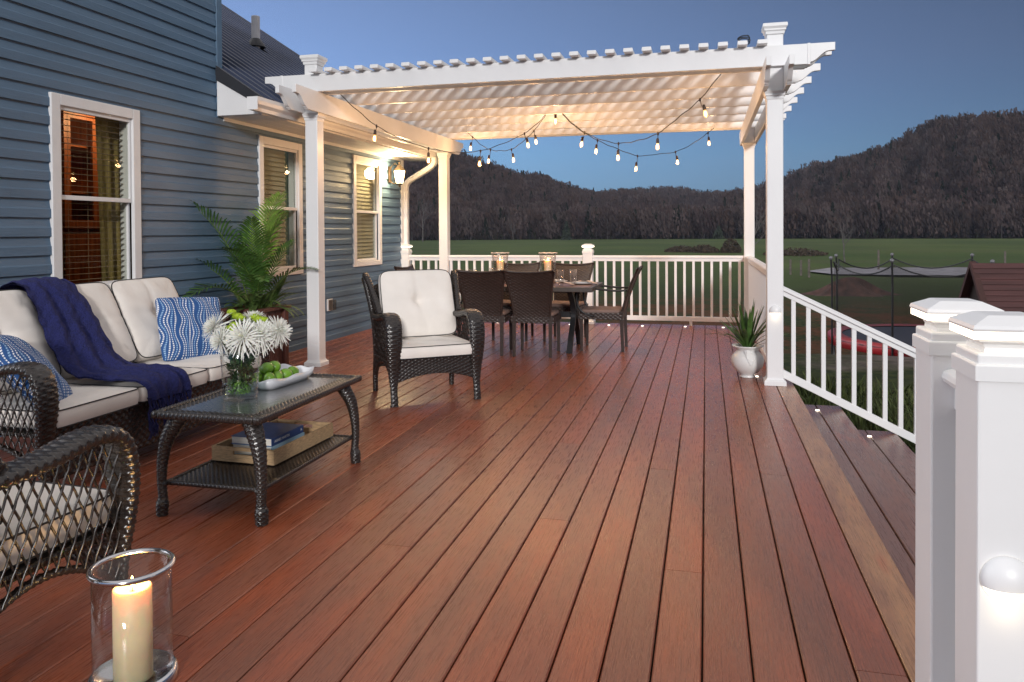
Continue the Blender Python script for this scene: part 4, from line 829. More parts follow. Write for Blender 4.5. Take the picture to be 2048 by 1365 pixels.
def wicker_seat(kind, name, label, cat, loc, rz, W_, D_, n, seat_z=.455, back_top=.94, arch=True, seatw=None, body=.30, cseed=0, group=None, wings=True, bh=.53, bt=.17, tilt=-15, backy=-.165):
    t = thing(name, label, cat, loc, rz, group); h = W_ / 2; yf, yb = -D_ / 2, D_ / 2
    # back
    mb = MB(); bx0 = h - .05
    def fb(U, V):
        x = (U * 2 - 1) * bx0; z = .22 + V * (back_top - .30 - .22 + .22) * 1.0
        z = .22 + V * (back_top - .06 - .22) * (1 - .06 * (2 * U - 1) ** 4) ; y = yb - .16 + .34 * (z - .35) * (z > .35) + .035 * (1 - (2 * U - 1) ** 2)
        return np.stack([x, y, z], -1)
    weave_panel(mb, fb, W_, .7, a=.020, b=.03, amp=.005); mb.build('backrest', WICK, t, smooth=True)
    # arms: woven band that runs back to front, rolls over and becomes the front leg
    for s_ in (-1, 1):
        x = s_ * (h - .055)
        path = [(x, yb - .02, .64, .60), (x, yb - .14, .62, .95), (x, yf + .30, .63, 1.05), (x, yf + .15, .655, 1.1), (x, yf + .055, .645, 1.15), (x, yf + .005, .59, 1.15), (x, yf - .012, .48, 1.12), (x, yf - .002, .36, .98), (x, yf + .012, .24, .72), (x, yf + .008, .13, .48), (x, yf - .006, .05, .46), (x, yf - .008, .002, .52)]
        mb = MB(); weave_sweep(mb, path, (1, 0, 0), .052, .022, a=.015, b=.019, amp=.0048); ar = mb.build('armrest', WICK, t, smooth=True)
        # back leg and wing edge
        mb = MB(); bp = [(x, yb - .01, .001, .8), (x, yb - .02, .15, .9), (x, yb - .05, .35, 1), (x, yb + .02, .58, 1.1), (x * 1.07, yb + .125, .80, 1.2), (x * 1.12, yb + .18, back_top - .045, 1.3)]
        weave_sweep(mb, bp, (1, 0, 0), .022, .022, a=.013, b=.016, amp=.0035); mb.build('leg', WICK, t, smooth=True)
        if wings:
            mb = MB()
            def fw(U, V, x=x):
                top = np.array([x * 1.12, yb + .17, back_top - .04]); bot = np.array([x, yb - .03, .62]); e0 = bot + (top - bot) * V[..., None]
                ft = np.array([x * 1.16, yb + .03, back_top - .045]); fbm = np.array([x * 1.01, yb - .20, .645]); e1 = fbm + (ft - fbm) * (V[..., None] ** .8)
                return e0 + (e1 - e0) * U[..., None]
            weave_panel(mb, fw, .20, .32, a=.017, b=.022, amp=.005)
            weave_sweep(mb, [(x * 1.01, yb - .21, .640), (x * 1.04, yb - .14, .72), (x * 1.10, yb - .05, .83), (x * 1.16, yb + .03, back_top - .04), (x * 1.17, yb + .09, back_top - .015)], (1, 0, 0), .022, .020, a=.013, b=.016, amp=.004)
            mb.build('wing', WICK, t, smooth=True)
        # side lattice
        def top(y): return np.interp(y, [yf, yf + .1, yf + .3, yb], [.60, .64, .615, .61])
        def low(y):
            q = (y - (yf + .02)) / (D_ - .06); return .14 + .15 * math.sin(math.pi * min(1, max(0, q))) ** .7
        def ins(y, z): return yf + .012 < y < yb - .03 + .1 * max(0, z - .4) and low(y) < z < top(y)
        mb = MB(); lattice(mb, ins, yf, yb, .1, .68, x + s_ * .014, step=.036, ang=66, r=.0040)
        mb.build('side_lattice', WICK, t, smooth=True)
        mb = MB(); ys = np.linspace(yf + .02, yb - .04, 16); weave_sweep(mb, [(x, y, low(y)) for y in ys], (1, 0, 0), .014, .010, a=.012, b=.014, amp=.003)
        weave_sweep(mb, [(x, yf + .01, .335), (x, 0, .335), (x, yb - .05, .335)], (1, 0, 0), .009, .007, a=.012, b=.014, amp=.0025)
        mb.build('side_rail', WICK, t, smooth=True)
    # apron
    mb = MB()
    def fa(U, V):
        x = (U * 2 - 1) * (h - .08); zb = (.165 + .055 * (1 - (2 * U - 1) ** 2) if arch else .10 + 0 * U); zt = seat_z - .105; return np.stack([x, yf + .02 - 0 * U, zb + (zt - zb) * V], -1)
    weave_panel(mb, fa, W_ - .16, .20, a=.0175, b=.026, amp=.0058); mb.build('apron', WICK, t, smooth=True)
    mb = MB(); mb.box(-(h - .07), h - .07, yf + .035, yb - .12, seat_z - .135, seat_z - .108); mb.build('seat_frame', WICK, t)
    sw_ = (W_ - .155) / n
    for i in range(n):
        xc = -(W_ - .155) / 2 + (i + .5) * sw_
        cushion('seat_cushion', CREAM, t, sw_ - .006, D_ - .08, .108, (xc, yf + (D_ - .08) / 2 - .022, seat_z - .052), (R(-90), 0, 0), bulge=.22, seed=cseed + i, n_=14.)
        tl = R(tilt); hh = bh
        cushion('back_cushion', CREAM, t, sw_ - .012, hh, bt, (xc, yb + backy, seat_z + hh / 2 * .97 + .005 - .012 * (tilt < -20)), (tl, 0, random.uniform(-.02, .02)), dimple=.045, bulge=.52, seed=cseed + 10 + i, n_=9.)
    return t
sofa = wicker_seat('sofa', 'wicker_sofa', 'long dark wicker sofa with three cream cushions against the blue siding', 'sofa', (-3.44, 3.86, 0), R(90), 1.94, .84, 3, seat_z=.455, back_top=.90, arch=False, cseed=1, wings=False, bh=.55, tilt=-26, backy=-.195)
chA = wicker_seat('chair', 'wicker_armchair', 'dark wicker armchair with cream cushions facing the camera in mid deck', 'armchair', (-2.165, 5.70, 0), R(36.9), .76, .64, 1, seat_z=.445, back_top=.955, cseed=31, group='dark wicker armchairs', bh=.55, bt=.15, tilt=-21, backy=-.130)
chB = copy_tree(chA); chB.location = (-2.20, 1.80, 0); chB.rotation_euler = (0, 0, R(178)); chB['label'] = 'dark wicker armchair at the left frame edge, behind the candle holder on the deck'

# ---- pillows
def pillow_mat():
    m = bpy.data.materials.new('blue dotted fabric'); m.use_nodes = True; n = m.node_tree.nodes; l = m.node_tree.links; b = n['Principled BSDF']; b.inputs['Roughness'].default_value = .85
    tc = n.new('ShaderNodeTexCoord'); sp = n.new('ShaderNodeSeparateXYZ'); l.new(tc.outputs['Object'], sp.inputs[0])
    def mt(op, a, b_=None):
        x = n.new('ShaderNodeMath'); x.operation = op
        for i, v in enumerate((a, b_)):
            if v is None: continue
            if isinstance(v, (int, float)): x.inputs[i].default_value = v
            else: l.new(v, x.inputs[i])
        return x.outputs[0]
    X, Z = sp.outputs[0], sp.outputs[2]
    wav = mt('ADD', mt('MULTIPLY', mt('SINE', mt('ADD', mt('MULTIPLY', Z, 26), mt('MULTIPLY', X, 29))), .009), mt('MULTIPLY', mt('SINE', mt('ADD', mt('MULTIPLY', Z, 41), mt('MULTIPLY', X, -30))), .004))
    u = mt('MULTIPLY', mt('ADD', X, wav), 60); cell = mt('FLOOR', u); fu = mt('ABSOLUTE', mt('SUBTRACT', mt('FRACT', u), .5))
    v = mt('MULTIPLY', mt('ADD', Z, mt('MULTIPLY', cell, .0137)), 74); fv = mt('ABSOLUTE', mt('SUBTRACT', mt('FRACT', v), .5))
    dot = mt('MULTIPLY', mt('LESS_THAN', fu, .20), mt('LESS_THAN', fv, .31))
    par = mt('FRACT', mt('MULTIPLY', mt('ADD', cell, 100), .37)); hide = mt('GREATER_THAN', par, .06)
    light = mt('GREATER_THAN', par, .40); mx = n.new('ShaderNodeMix'); mx.data_type = 'RGBA'; l.new(light, mx.inputs['Factor']); mx.inputs['A'].default_value = (.30, .47, .68, 1); mx.inputs['B'].default_value = (.80, .82, .84, 1)
    m2 = n.new('ShaderNodeMix'); m2.data_type = 'RGBA'; l.new(mt('MULTIPLY', dot, hide), m2.inputs['Factor']); m2.inputs['A'].default_value = (.020, .085, .26, 1); l.new(mx.outputs['Result'], m2.inputs['B']); l.new(m2.outputs['Result'], b.inputs['Base Color']); return m
PIL = pillow_mat()
pA = cushion('throw_pillow', PIL, None, .44, .42, .15, (-3.40, 4.52, .645), (R(-20), R(3), R(64)), bulge=.82, seed=5, piping=False, n_=22.)
tag(pA, 'blue pillow with white dotted stripes at the far end of the sofa beside the flowers', 'pillow', 'patterned blue throw pillows')
pB = cushion('throw_pillow', PIL, None, .46, .44, .15, (-3.30, 3.13, .600), (R(-40), R(12), R(118)), bulge=.82, seed=6, piping=False, n_=22.)
tag(pB, 'blue pillow with white dotted stripes leaning at the near sofa arm', 'pillow', 'patterned blue throw pillows')

# ---- throw blanket over the sofa
thr = thing('throw_blanket', 'navy knitted throw blanket with fringe draped over the sofa back and seat', 'blanket', (-3.5, 3.82, 0))
path = [(-3.97, .60), (-3.965, .76), (-3.94, .90), (-3.885, .990), (-3.80, 1.015), (-3.715, .990), (-3.63, .885), (-3.55, .755), (-3.48, .64), (-3.415, .555), (-3.345, .510), (-3.25, .496), (-3.12, .492), (-3.03, .482), (-2.988, .452), (-2.978, .415), (-2.978, .375)]
Q, L = resample([(a, 0, b) for a, b in path], .012); nc = 54; G = np.zeros((len(Q), nc, 3)); T_ = np.gradient(Q, axis=0); T_ /= np.linalg.norm(T_, axis=1)[:, None]
for i, (x, _, z) in enumerate(Q):
    f = i / (len(Q) - 1); wd = float(np.interp(f, [0, .3, .55, .75, 1], [.33, .345, .40, .42, .34])); yc = float(np.interp(f, [0, .25, .5, .75, 1], [3.66, 3.665, 3.66, 3.68, 3.765]))
    for j in range(nc):
        s_ = j / (nc - 1) * 2 - 1; nx, nz = -T_[i, 2], T_[i, 0]
        if nx * 0 + nz * 1 < -.2: pass
        nn = (T_[i, 2], -T_[i, 0]); sgn = -1
        h_ = .013 + .007 * math.sin(s_ * 11 + f * 4 + math.sin(f * 9)) + .006 * math.sin(s_ * 9 + f * 13) + .006 * math.sin(s_ * 4 - f * 21 + 2) + .0045 * math.sin(i * .62) * math.cos(j * .58 + .3 * i) + random.uniform(0, .0016)
        h_ -= .012 * abs(s_) ** 8
        G[i, j] = (x - nn[0] * h_ + 3.5, yc + s_ * wd / 2 + .006 * math.sin(i * .55) * (abs(s_) > .96) - 3.82, z - nn[1] * h_)
mb = MB(); mb.grid(G); mb.grid((G - np.array([0, 0, .008]))[::-1]); mb.build('cloth', NAVY, thr, smooth=True)
mb = MB()
for j in range(15):
    y = G[-1, int(j / 14 * (nc - 1)), 1]; x0, z0 = G[-1, 0, 0], .385; ln = random.uniform(.13, .24)
    for q in range(3):
        ph = random.uniform(0, 6); P = [(x0 + .004 * math.sin(k * 1.4 + ph) + random.uniform(-.003, .012), y + .006 * math.sin(k * 1.1 + ph) + (k / 8) * random.uniform(-.012, .012), z0 - ln * k / 8) for k in range(9)]
        mb.tube(P, [.0060, .0042, .0058, .0038, .0054, .0036, .0050, .0036, .002], 5)
mb.build('fringe', NAVY, thr, smooth=True)

# ================================================================ COFFEE TABLE
TX0, TX1, TY0, TY1, TZ = -2.430, -1.892, 2.955, 3.960, .486
ct = thing('coffee_table', 'low dark wicker coffee table with glass top and woven lower shelf', 'table', ((TX0 + TX1) / 2, (TY0 + TY1) / 2, 0)); cx, cy = (TX0 + TX1) / 2, (TY0 + TY1) / 2; hw, hl = (TX1 - TX0) / 2, (TY1 - TY0) / 2
def rrect(hw, hl, r, n=7):
    p = []
    for sx_, sy_, a0 in ((1, 1, 0), (-1, 1, 90), (-1, -1, 180), (1, -1, 270)):
        for k in range(n + 1): a = R(a0 + 90 * k / n); p.append((sx_ * (hw - r) + r * math.cos(a), sy_ * (hl - r) + r * math.sin(a)))
    return p
def edge_roll(mb, hw, hl, r, z, wn, wx, a=.011, amp=.003):
    p = rrect(hw, hl, r, 8); p = p[4:] + p[:5]; weave_sweep(mb, [(x, y, z) for x, y in p], (0, 0, 1), wx, wn, a=a, b=.014, amp=amp)
mb = MB(); edge_roll(mb, hw - .006, hl - .006, .055, TZ - .018, .015, .016)
# woven flat frame between roll and glass: four strips
fw_ = .085
for (xa, xb, ya, yb_) in ((-hw + .02, hw - .02, -hl + .015, -hl + fw_), (-hw + .02, hw - .02, hl - fw_, hl - .015)):
    weave_panel(mb, lambda U, V, xa=xa, xb=xb, ya=ya, yb_=yb_: np.stack([xa + (xb - xa) * U, ya + (yb_ - ya) * V, 0 * U + TZ - .012], -1), xb - xa, yb_ - ya, a=.011, b=.015, amp=.0042, back=False)
for (xa, xb) in ((-hw + .015, -hw + fw_), (hw - fw_, hw - .015)):
    ya, yb_ = -hl + fw_, hl - fw_
    weave_panel(mb, lambda U, V, xa=xa, xb=xb: np.stack([xb + (xa - xb) * V, ya + (yb_ - ya) * U, 0 * U + TZ - .012], -1), yb_ - ya, xb - xa, a=.011, b=.015, amp=.0042, back=False)
mb.box(-hw + .03, hw - .03, -hl + .03, hl - .03, TZ - .040, TZ - .024)
mb.build('top_frame', WICK, ct, smooth=True)
g = MB(); g.box(-hw + fw_ - .01, hw - fw_ + .01, -hl + fw_ - .01, hl - fw_ + .01, TZ - .016, TZ - .0095)
gm = mat('textured table glass', (.085, .09, .095), .07, var=.25, scale=5, bump=.22, bscale=55, spec=.9, coat=1.); g.build('glass_top', gm, ct)
for sx_ in (-1, 1):
    for sy_ in (-1, 1):
        # legs bow outwards, then turn down to a flared foot
        def lp(k, z, w_): return (sx_ * (hw - .012) + sx_ * k, sy_ * (hl - .035) + sy_ * k * .5, z, w_)
        mb = MB(); weave_sweep(mb, [lp(-.075, TZ - .03, 1.5), lp(-.050, .41, 1.40), lp(-.020, .34, 1.18), lp(-.004, .25, .92), lp(.0, .16, .76), lp(-.004, .085, .76), lp(-.002, .055, 1.05), lp(.0, .003, .98)], (sy_ * .6, -sx_ * .8, 0), .026, .025, a=.010, b=.013, amp=.0034)
        mb.build('leg', WICK, ct, smooth=True)
mb = MB(); SZ = .152; sh, slh = hw - .030, hl - .055
edge_roll(mb, sh, slh, .03, SZ - .006, .009, .010, a=.010, amp=.0025)
weave_panel(mb, lambda U, V: np.stack([sh * (1 - 2 * V), -slh + 2 * slh * U, 0 * U + SZ - .004], -1), 2 * slh, 2 * sh, a=.0115, b=.0155, amp=.0038); mb.build('shelf', WICK, ct, smooth=True)

# ---- seagrass tray with books on the shelf
TR = mat('pale seagrass', (.42, .28, .15), .7, var=.35, scale=34, stretch=(1, 1, 9), bump=.4, bscale=120, bstretch=(1, 1, 6))
tr = thing('storage_tray', 'pale seagrass tray with handle slots holding books on the table shelf', 'tray', (-2.205, 3.60, SZ + .006)); a_, b_, hT = .178, .285, .072
tr.rotation_euler = (0, 0, R(-2))
mb = MB(); mb.box(-a_, a_, -b_, b_, 0, .008)
mb.box(-a_, -a_ + .012, -b_ + .012, b_ - .012, .008, hT); mb.box(a_ - .012, a_, -b_ + .012, b_ - .012, .008, hT)
for y0 in (-b_, b_ - .012):
    mb.box(-a_, -.055, y0, y0 + .012, .008, hT); mb.box(.055, a_, y0, y0 + .012, .008, hT); mb.box(-.055, .055, y0, y0 + .012, .008, .036); mb.box(-.055, .055, y0, y0 + .012, .056, hT)
mb.build('body', TR, tr)
def text(body, size, m, par, loc, rot, ext=.0004):
    cu = bpy.data.curves.new('lettering', 'FONT'); cu.body = body; cu.size = size; cu.extrude = ext; cu.align_x = 'CENTER'; cu.align_y = 'CENTER'; cu.materials.append(m)
    o0 = bpy.data.objects.new('lettering', cu); C.objects.link(o0); dg = bpy.context.evaluated_depsgraph_get(); dg.update(); me = bpy.data.meshes.new_from_object(o0.evaluated_get(dg)); bpy.data.objects.remove(o0)
    o = bpy.data.objects.new('lettering', me); C.objects.link(o); o.parent = par; o.location = loc; o.rotation_euler = rot; return o
PAGE = mat('book pages', (.70, .67, .60), .8, var=.12, scale=3, stretch=(1, 1, 90)); INKW = mat('white ink', (.75, .75, .72), .6)
bz_ = SZ + .0145
for i, (l_, w_, th_, col, lb, rz, off) in enumerate([(.30, .235, .022, (.50, .62, .66), 'pale blue book at the bottom of the stack in the seagrass tray', 2, (.004, 0)), (.30, .235, .026, (.30, .46, .58), 'light blue book in the middle of the stack in the seagrass tray', -1, (0, .003)), (.295, .24, .040, (.028, .065, .20), 'thick navy book on top of the stack in the seagrass tray', 0, (-.004, 0))]):
    bk = thing('book', lb, 'book', (-2.225 + off[0], 3.565 + off[1], bz_), R(rz - 2), 'books stacked in the tray'); cm = mat('book cover %d' % i, col, .45, var=.08, scale=10)
    mb = MB(); mb.box(-w_ / 2, w_ / 2, -l_ / 2, l_ / 2, 0, .0028); mb.box(-w_ / 2, w_ / 2, -l_ / 2, l_ / 2, th_ - .0028, th_); mb.box(w_ / 2 - .003, w_ / 2, -l_ / 2, l_ / 2, .0028, th_ - .0028); mb.build('cover', cm, bk, bevel=.001)
    mb = MB(); mb.box(-w_ / 2 + .006, w_ / 2 - .003, -l_ / 2 + .004, l_ / 2 - .004, .0029, th_ - .0029); mb.build('pages', PAGE, bk)
    if i == 2: text('AGNES MARTIN', .019, INKW, bk, (w_ / 2 + .0006, -.055, th_ / 2), (R(90), 0, R(90)))
    if i == 2: text('A', .019, INKW, bk, (w_ / 2 + .0006, .125, th_ / 2), (R(90), 0, R(90)))
    bz_ += th_ + .0006

# ---- vase with flowers
VX, VY = -2.215, 3.305; VZ = TZ - .0085
vase = thing('glass_vase', 'clear glass vase of water holding the bouquet on the coffee table', 'vase', (VX, VY, VZ))
mb = MB(); mb.lathe([(.0, .0), (.078, .0), (.082, .006), (.085, .08), (.0895, .16), (.096, .262), (.094, .264), (.086, .16), (.081, .08), (.076, .030), (.070, .022), (.0, .020)], 40); mb.build('glass', GLASS, vase, smooth=True)
mb = MB(); mb.lathe([(.0, .023), (.07, .025), (.077, .032), (.0795, .075), (.0, .0755)], 32); mb.build('water', thin_glass('water', (.86, .93, .90), .01, 1.33), vase, smooth=True)
STEM = mat('green stems', (.10, .20, .04), .5, var=.4, scale=20); DKL = mat('dark flower leaves', (.030, .065, .022), .6, var=.5, scale=25)
mb = MB(); heads = [(-.082, -.035, .352), (.045, -.072, .318), (.088, -.015, .325), (.03, .055, .385), (.135, .035, .335), (-.03, -.085, .30)]
greens = [(-.065, .03, .42), (-.035, .035, .40), (-.005, .02, .395), (-.01, -.03, .365), (-.005, -.055, .340), (.055, .045, .395), (.082, .035, .388), (.108, .035, .385), (-.02, -.05, .352)]
for i, hh in enumerate(heads + greens):
    a = i * 2.4; b0 = Vector((.045 * math.cos(a), .045 * math.sin(a), .030)); b1 = Vector((-.03 * math.cos(a) + hh[0] * .25, -.03 * math.sin(a) + hh[1] * .25, .20)); mb.tube([b0, b0.lerp(b1, .5) + Vector((.006, 0, 0)), b1, Vector(hh).lerp(b1, .35), Vector(hh)], .0032, 6)
mb.build('stems', STEM, vase, smooth=True)
mb = MB()
for i in range(900):
    z = random.uniform(.07, .30); r = random.uniform(.0, .076 if z < .27 else .12); a = random.uniform(0, 6.28); p = Vector((r * math.cos(a), r * math.sin(a), z)); d_ = Vector((math.cos(a + random.uniform(-1, 1)), math.sin(a + random.uniform(-1, 1)), random.uniform(-.6, .8))).normalized(); s_ = d_.cross(Vector((random.uniform(-1, 1), random.uniform(-1, 1), 1))).normalized(); l_ = random.uniform(.02, .045)
    if (p + d_ * l_).xy.length > .082 and z < .265: continue
    mb.add([p, p + d_ * l_ * .45 + s_ * l_ * .28, p + d_ * l_, p + d_ * l_ * .45 - s_ * l_ * .28], [(0, 1, 2, 3)])
mb.build('leaves', DKL, vase)
mb = MB()
for i in range(90):
    a = random.uniform(0, 6.28); r = random.uniform(.03, .072); p = Vector((r * math.cos(a), r * math.sin(a), random.uniform(.03, .085))); d_ = Vector((math.cos(a + 2), math.sin(a + 2), random.uniform(-.8, .9))).normalized(); s_ = d_.orthogonal().normalized(); l_ = random.uniform(.015, .03)
    if (p + d_ * l_).xy.length > .074: continue
    mb.add([p, p + d_ * l_ * .5 + s_ * .005, p + d_ * l_, p + d_ * l_ * .5 - s_ * .005], [(0, 1, 2, 3)])
mb.build('leaves', mat('fresh stem leaves', (.16, .32, .04), .5, var=.3, scale=20), vase)
PET = mat('white petals', (.78, .78, .72), .6, var=.08, scale=30, sub=.1); EYE = mat('yellow green flower eye', (.45, .50, .12), .6, var=.3, scale=80)
def mum(label, loc, nrm, r, seed):
    rd_ = random.Random(seed); fl = thing('chrysanthemum', label, 'flower', loc, 0, 'white spider chrysanthemums in the vase'); q = Vector((0, 0, 1)).rotation_difference(Vector(nrm).normalized()).to_matrix().to_4x4(); mb = MB(); mb.M = q
    for k in range(150):
        f = (k / 150) ** .75; a = k * 2.39996 + rd_.uniform(-.1, .1); el = lerp(1.35, -.45, f) + rd_.uniform(-.12, .12); L = r * lerp(.35, 1.0, f) * rd_.uniform(.88, 1.1); w_ = .0034 * rd_.uniform(.8, 1.25)
        d_ = Vector((math.cos(a) * math.cos(el), math.sin(a) * math.cos(el), math.sin(el))); s_ = Vector((-math.sin(a), math.cos(a), 0)); n_ = d_.cross(s_)
        P = [Vector((0, 0, 0)) + d_ * .008, d_ * L * .45 + n_ * -.003, d_ * L * .8 + Vector((0, 0, -.10 * L * f)), d_ * L + Vector((0, 0, lerp(.12, -.20, f) * L))]
        V = []; ws = (w_ * .6, w_, w_ * 1.1, w_ * .35)
        for p, ww in zip(P, ws): V += [p - s_ * ww + n_ * -ww * .4, p, p + s_ * ww + n_ * -ww * .4]
        F = []
        for i in range(3): F += [(3 * i, 3 * i + 1, 3 * i + 4, 3 * i + 3), (3 * i + 1, 3 * i + 2, 3 * i + 5, 3 * i + 4)]
        mb.add(V, F)
    mb.build('petals', PET, fl); mb = MB(); mb.M = q; mb.ball((0, 0, .008), .010, 8, (1, 1, .6)); mb.build('eye', EYE, fl, smooth=True); return fl
dirs = [(-.75, -.5, .45), (.05, -.85, .50), (.45, -.62, .60), (.05, .1, 1.), (.85, -.2, .4), (-.5, -.85, .12)]
mlb = ['large white chrysanthemum leaning out at the left side of the bouquet', 'open white chrysanthemum at the bouquet centre drooping over the vase rim', 'white chrysanthemum right of the central one in the bouquet', 'topmost white chrysanthemum of the bouquet, facing up', 'white chrysanthemum at the far right of the bouquet', 'white chrysanthemum hanging lowest at the left of the bouquet']
for i in range(6): mum(mlb[i], (VX + heads[i][0] * 1.42, VY + heads[i][1] * 1.1, VZ + heads[i][2]), dirs[i], [.110, .116, .108, .092, .098, .092][i], i + 1)
POM = mat('lime green pompon', (.36, .50, .020), .7, var=.35, scale=90, bump=.9, bscale=160)
glb = ['highest, on the left', 'second from the top left', 'left of the topmost white flower', 'in the gap below the left top ones', 'lowest in the gap beside the central white flower', 'right of the topmost white flower, highest of three', 'middle of the three on the right', 'rightmost of the three', 'between the left white flower and the central one']
for i, gq in enumerate(greens):
    f = MB(); r = [.023, .025, .023, .024, .022, .027, .025, .025, .022][i]
    th = np.linspace(0.05, math.pi - .05, 18); a = np.linspace(0, 2 * math.pi, 30, endpoint=False); rr2 = r * (1 + .10 * np.sin(th[:, None] * 17 + 3 * a[None]) * np.sin(a[None] * 9)); G = np.stack([rr2 * np.sin(th)[:, None] * np.cos(a), rr2 * np.sin(th)[:, None] * np.sin(a), rr2 * np.cos(th)[:, None] * .68], -1); f.grid(G, closed_v=True)
    o = f.build('pompon_flower', POM, smooth=True, loc=(VX + gq[0], VY + gq[1], VZ + gq[2])); tag(o, 'lime green button flower in the bouquet, ' + glb[i], 'flower', 'green button flowers in the vase')

# ---- white dish with limes
DISH = mat('white glazed dish', (.72, .73, .76), .25, var=.03, scale=8, coat=.5)
ds = thing('serving_dish', 'long white scalloped dish of limes on the coffee table', 'dish', (-2.255, 3.70, TZ - .0085), R(-4)); mb = MB(); hx_, hy_ = .118, .225
ring = []; NN = 72
for k in range(NN):
    a = 2 * math.pi * k / NN; c_, s_ = math.cos(a), math.sin(a); m_ = (abs(c_) ** 6 + abs(s_) ** 6) ** (-1 / 6); ring.append((c_ * m_, s_ * m_, a))
G = []
for f, z, ex in ((.0, .010, 0), (.55, .009, 0), (.80, .010, 0), (.92, .025, 0), (1.0, .050, 1), (1.01, .052, 1), (.955, .026, 0), (.83, .001, 0), (.0, .0, 0)):
    G.append([(hx_ * f * x, hy_ * f * y, z + ex * (.012 * max(0, abs(x) * abs(y)) ** 3 * 1.3 + .0045 * math.cos(a * 8))) for x, y, a in ring])
mb.grid(np.array(G), closed_v=True); mb.build('bowl', DISH, ds, smooth=True)
LIME = mat('lime skin', (.13, .27, .018), .30, var=.4, scale=16, bump=.25, bscale=130, coat=.2)
lps = [(-.035, -.125, 0, 'front'), (.038, -.120, 0, 'front right'), (-.038, -.055, 0, 'left'), (.035, -.050, 0, 'middle right'), (-.03, .015, 0, 'rear left'), (.040, .020, 0, 'rear right'), (-.002, -.088, 1, 'upper front'), (-.0, -.025, 1, 'topmost rear'), (.035, .095, 0, 'farthest right, lying apart')]
first = None
for i, (x, y, lv, lb) in enumerate(lps):
    if first is None:
        mb = MB(); th = np.linspace(.03, math.pi - .03, 16); a = np.linspace(0, 2 * math.pi, 24, endpoint=False); r = .033 * (1 + .05 * np.cos(2 * th)); G = np.stack([np.outer(r * np.sin(th), np.cos(a)), np.outer(r * np.sin(th), np.sin(a)), np.repeat((r * np.cos(th) * 1.1)[:, None], 24, 1)], -1); mb.grid(G, closed_v=True); first = mb.build('lime', LIME, smooth=True); o = first
    else: o = first.copy(); C.objects.link(o)
    o.location = (-2.255 + x + y * math.sin(R(4)), 3.70 + y, TZ + (.0355 if lv == 0 else .0835)); o.rotation_euler = (random.uniform(0, 3), random.uniform(0, 3), random.uniform(0, 6)); tag(o, 'glossy green lime in the white dish, %s of the pile' % lb if 'apart' not in lb else 'glossy green lime in the white dish, ' + lb, 'lime', 'limes in the white dish')

# ================================================================ CANDLE LANTERN IN FRONT
CX, CY = -1.600, 1.85
hl_ = thing('candle_holder', 'tall glass cylinder candle holder with polished steel rim and base on the deck', 'candle holder', (CX, CY, 0)); GR = .105
mb = MB(); mb.lathe([(GR, .022), (GR + .001, .12), (GR, .332), (GR - .003, .332), (GR - .002, .12), (GR - .003, .022)], 48, caps=False); mb.build('glass', GLASS, hl_, smooth=True)
mb = MB(); mb.lathe([(.0, .001), (GR + .012, .001), (GR + .014, .005), (GR + .013, .028), (GR + .006, .034), (GR + .001, .034), (GR + .001, .014), (.0, .013)], 48); mb.build('base', CHROME, hl_, smooth=True)
mb = MB(); mb.tube([(math.cos(a) * (GR + .003), math.sin(a) * (GR + .003), .334) for a in np.linspace(0, 2 * math.pi, 49)], .0085, 10, False); mb.build('rim', CHROME, hl_, smooth=True)
def candle(loc, r, h_, label, seed=0):
    t = thing('pillar_candle', label, 'candle', loc, group='lit ivory pillar candles'); mb = MB(); n = 32; prof = [(.0, .0), (r, 0), (r, h_ * .5), (r, h_ - .004), (r - .004, h_), (r - .010, h_ - .003), (r * .55, h_ - .012), (.0, h_ - .014)]
    mb.lathe(prof, n); mb.build('wax', WAX, t, smooth=True)
    k = min(1, r / .04); mb = MB(); mb.tube([(0, 0, h_ - .014), (.001, 0, h_ - .002)], .0013, 5); mb.build('wick', PIPE, t)
    mb = MB(); mb.lathe([(.0, h_ - .003), (.0045 * k, h_ + .001), (.0065 * k, h_ + .008), (.0045 * k, h_ + .018), (.0015, h_ + .028 * (.7 + .3 * k)), (.0, h_ + .030 * (.7 + .3 * k))], 12); mb.build('flame', mat('candle flame', (1, .7, .3), .5, emit=(1, .66, .26), es=10), t, smooth=True)
    pl = bpy.data.lights.new('candle_light', 'POINT'); pl.energy = 1.0 if r > .045 else .5; pl.color = (1, .58, .22); pl.shadow_soft_size = .012
    lo = bpy.data.objects.new('candle_light', pl); C.objects.link(lo); lo.location = (0, 0, h_ + .036); lo.parent = t; return t
candle((CX, CY, .0145), .052, .262, 'thick lit ivory candle in the steel rimmed glass cylinder on the deck')

# ================================================================ PLANTER, PALM, FERN
PLW = mat('mahogany planter boards', (.115, .040, .028), .5, var=.25, scale=5, stretch=(3, 3, .6))
PXc, PYc = -4.135, 6.43
pn = thing('planter_box', 'square mahogany board planter against the siding behind the sofa', 'planter', (PXc, PYc, 0)); hp = .185; hz = .565
mb = MB()
for k in range(5):
    a = -hp + .045 + k * (2 * hp - .09) / 5; b = a + (2 * hp - .09) / 5 - .003
    for s_ in (-1, 1): mb.box(a, b, s_ * (hp - .004) - .009, s_ * (hp - .004) + .009, .03, hz); mb.box(s_ * (hp - .004) - .009, s_ * (hp - .004) + .009, a, b, .03, hz)
mb.build('boards', PLW, pn)
for sx_ in (-1, 1):
    for sy_ in (-1, 1): mb = MB(); mb.box(sx_ * hp - .032, sx_ * hp + .032, sy_ * hp - .032, sy_ * hp + .032, .001, hz); mb.build('corner_post', PLW, pn, bevel=.003)
mb = MB()
for s_ in (-1, 1): mb.box(-hp - .055, hp + .055, s_ * hp - .05 if s_ < 0 else s_ * hp - .03, s_ * hp + .03 if s_ < 0 else s_ * hp + .05, hz + .0005, hz + .028); 
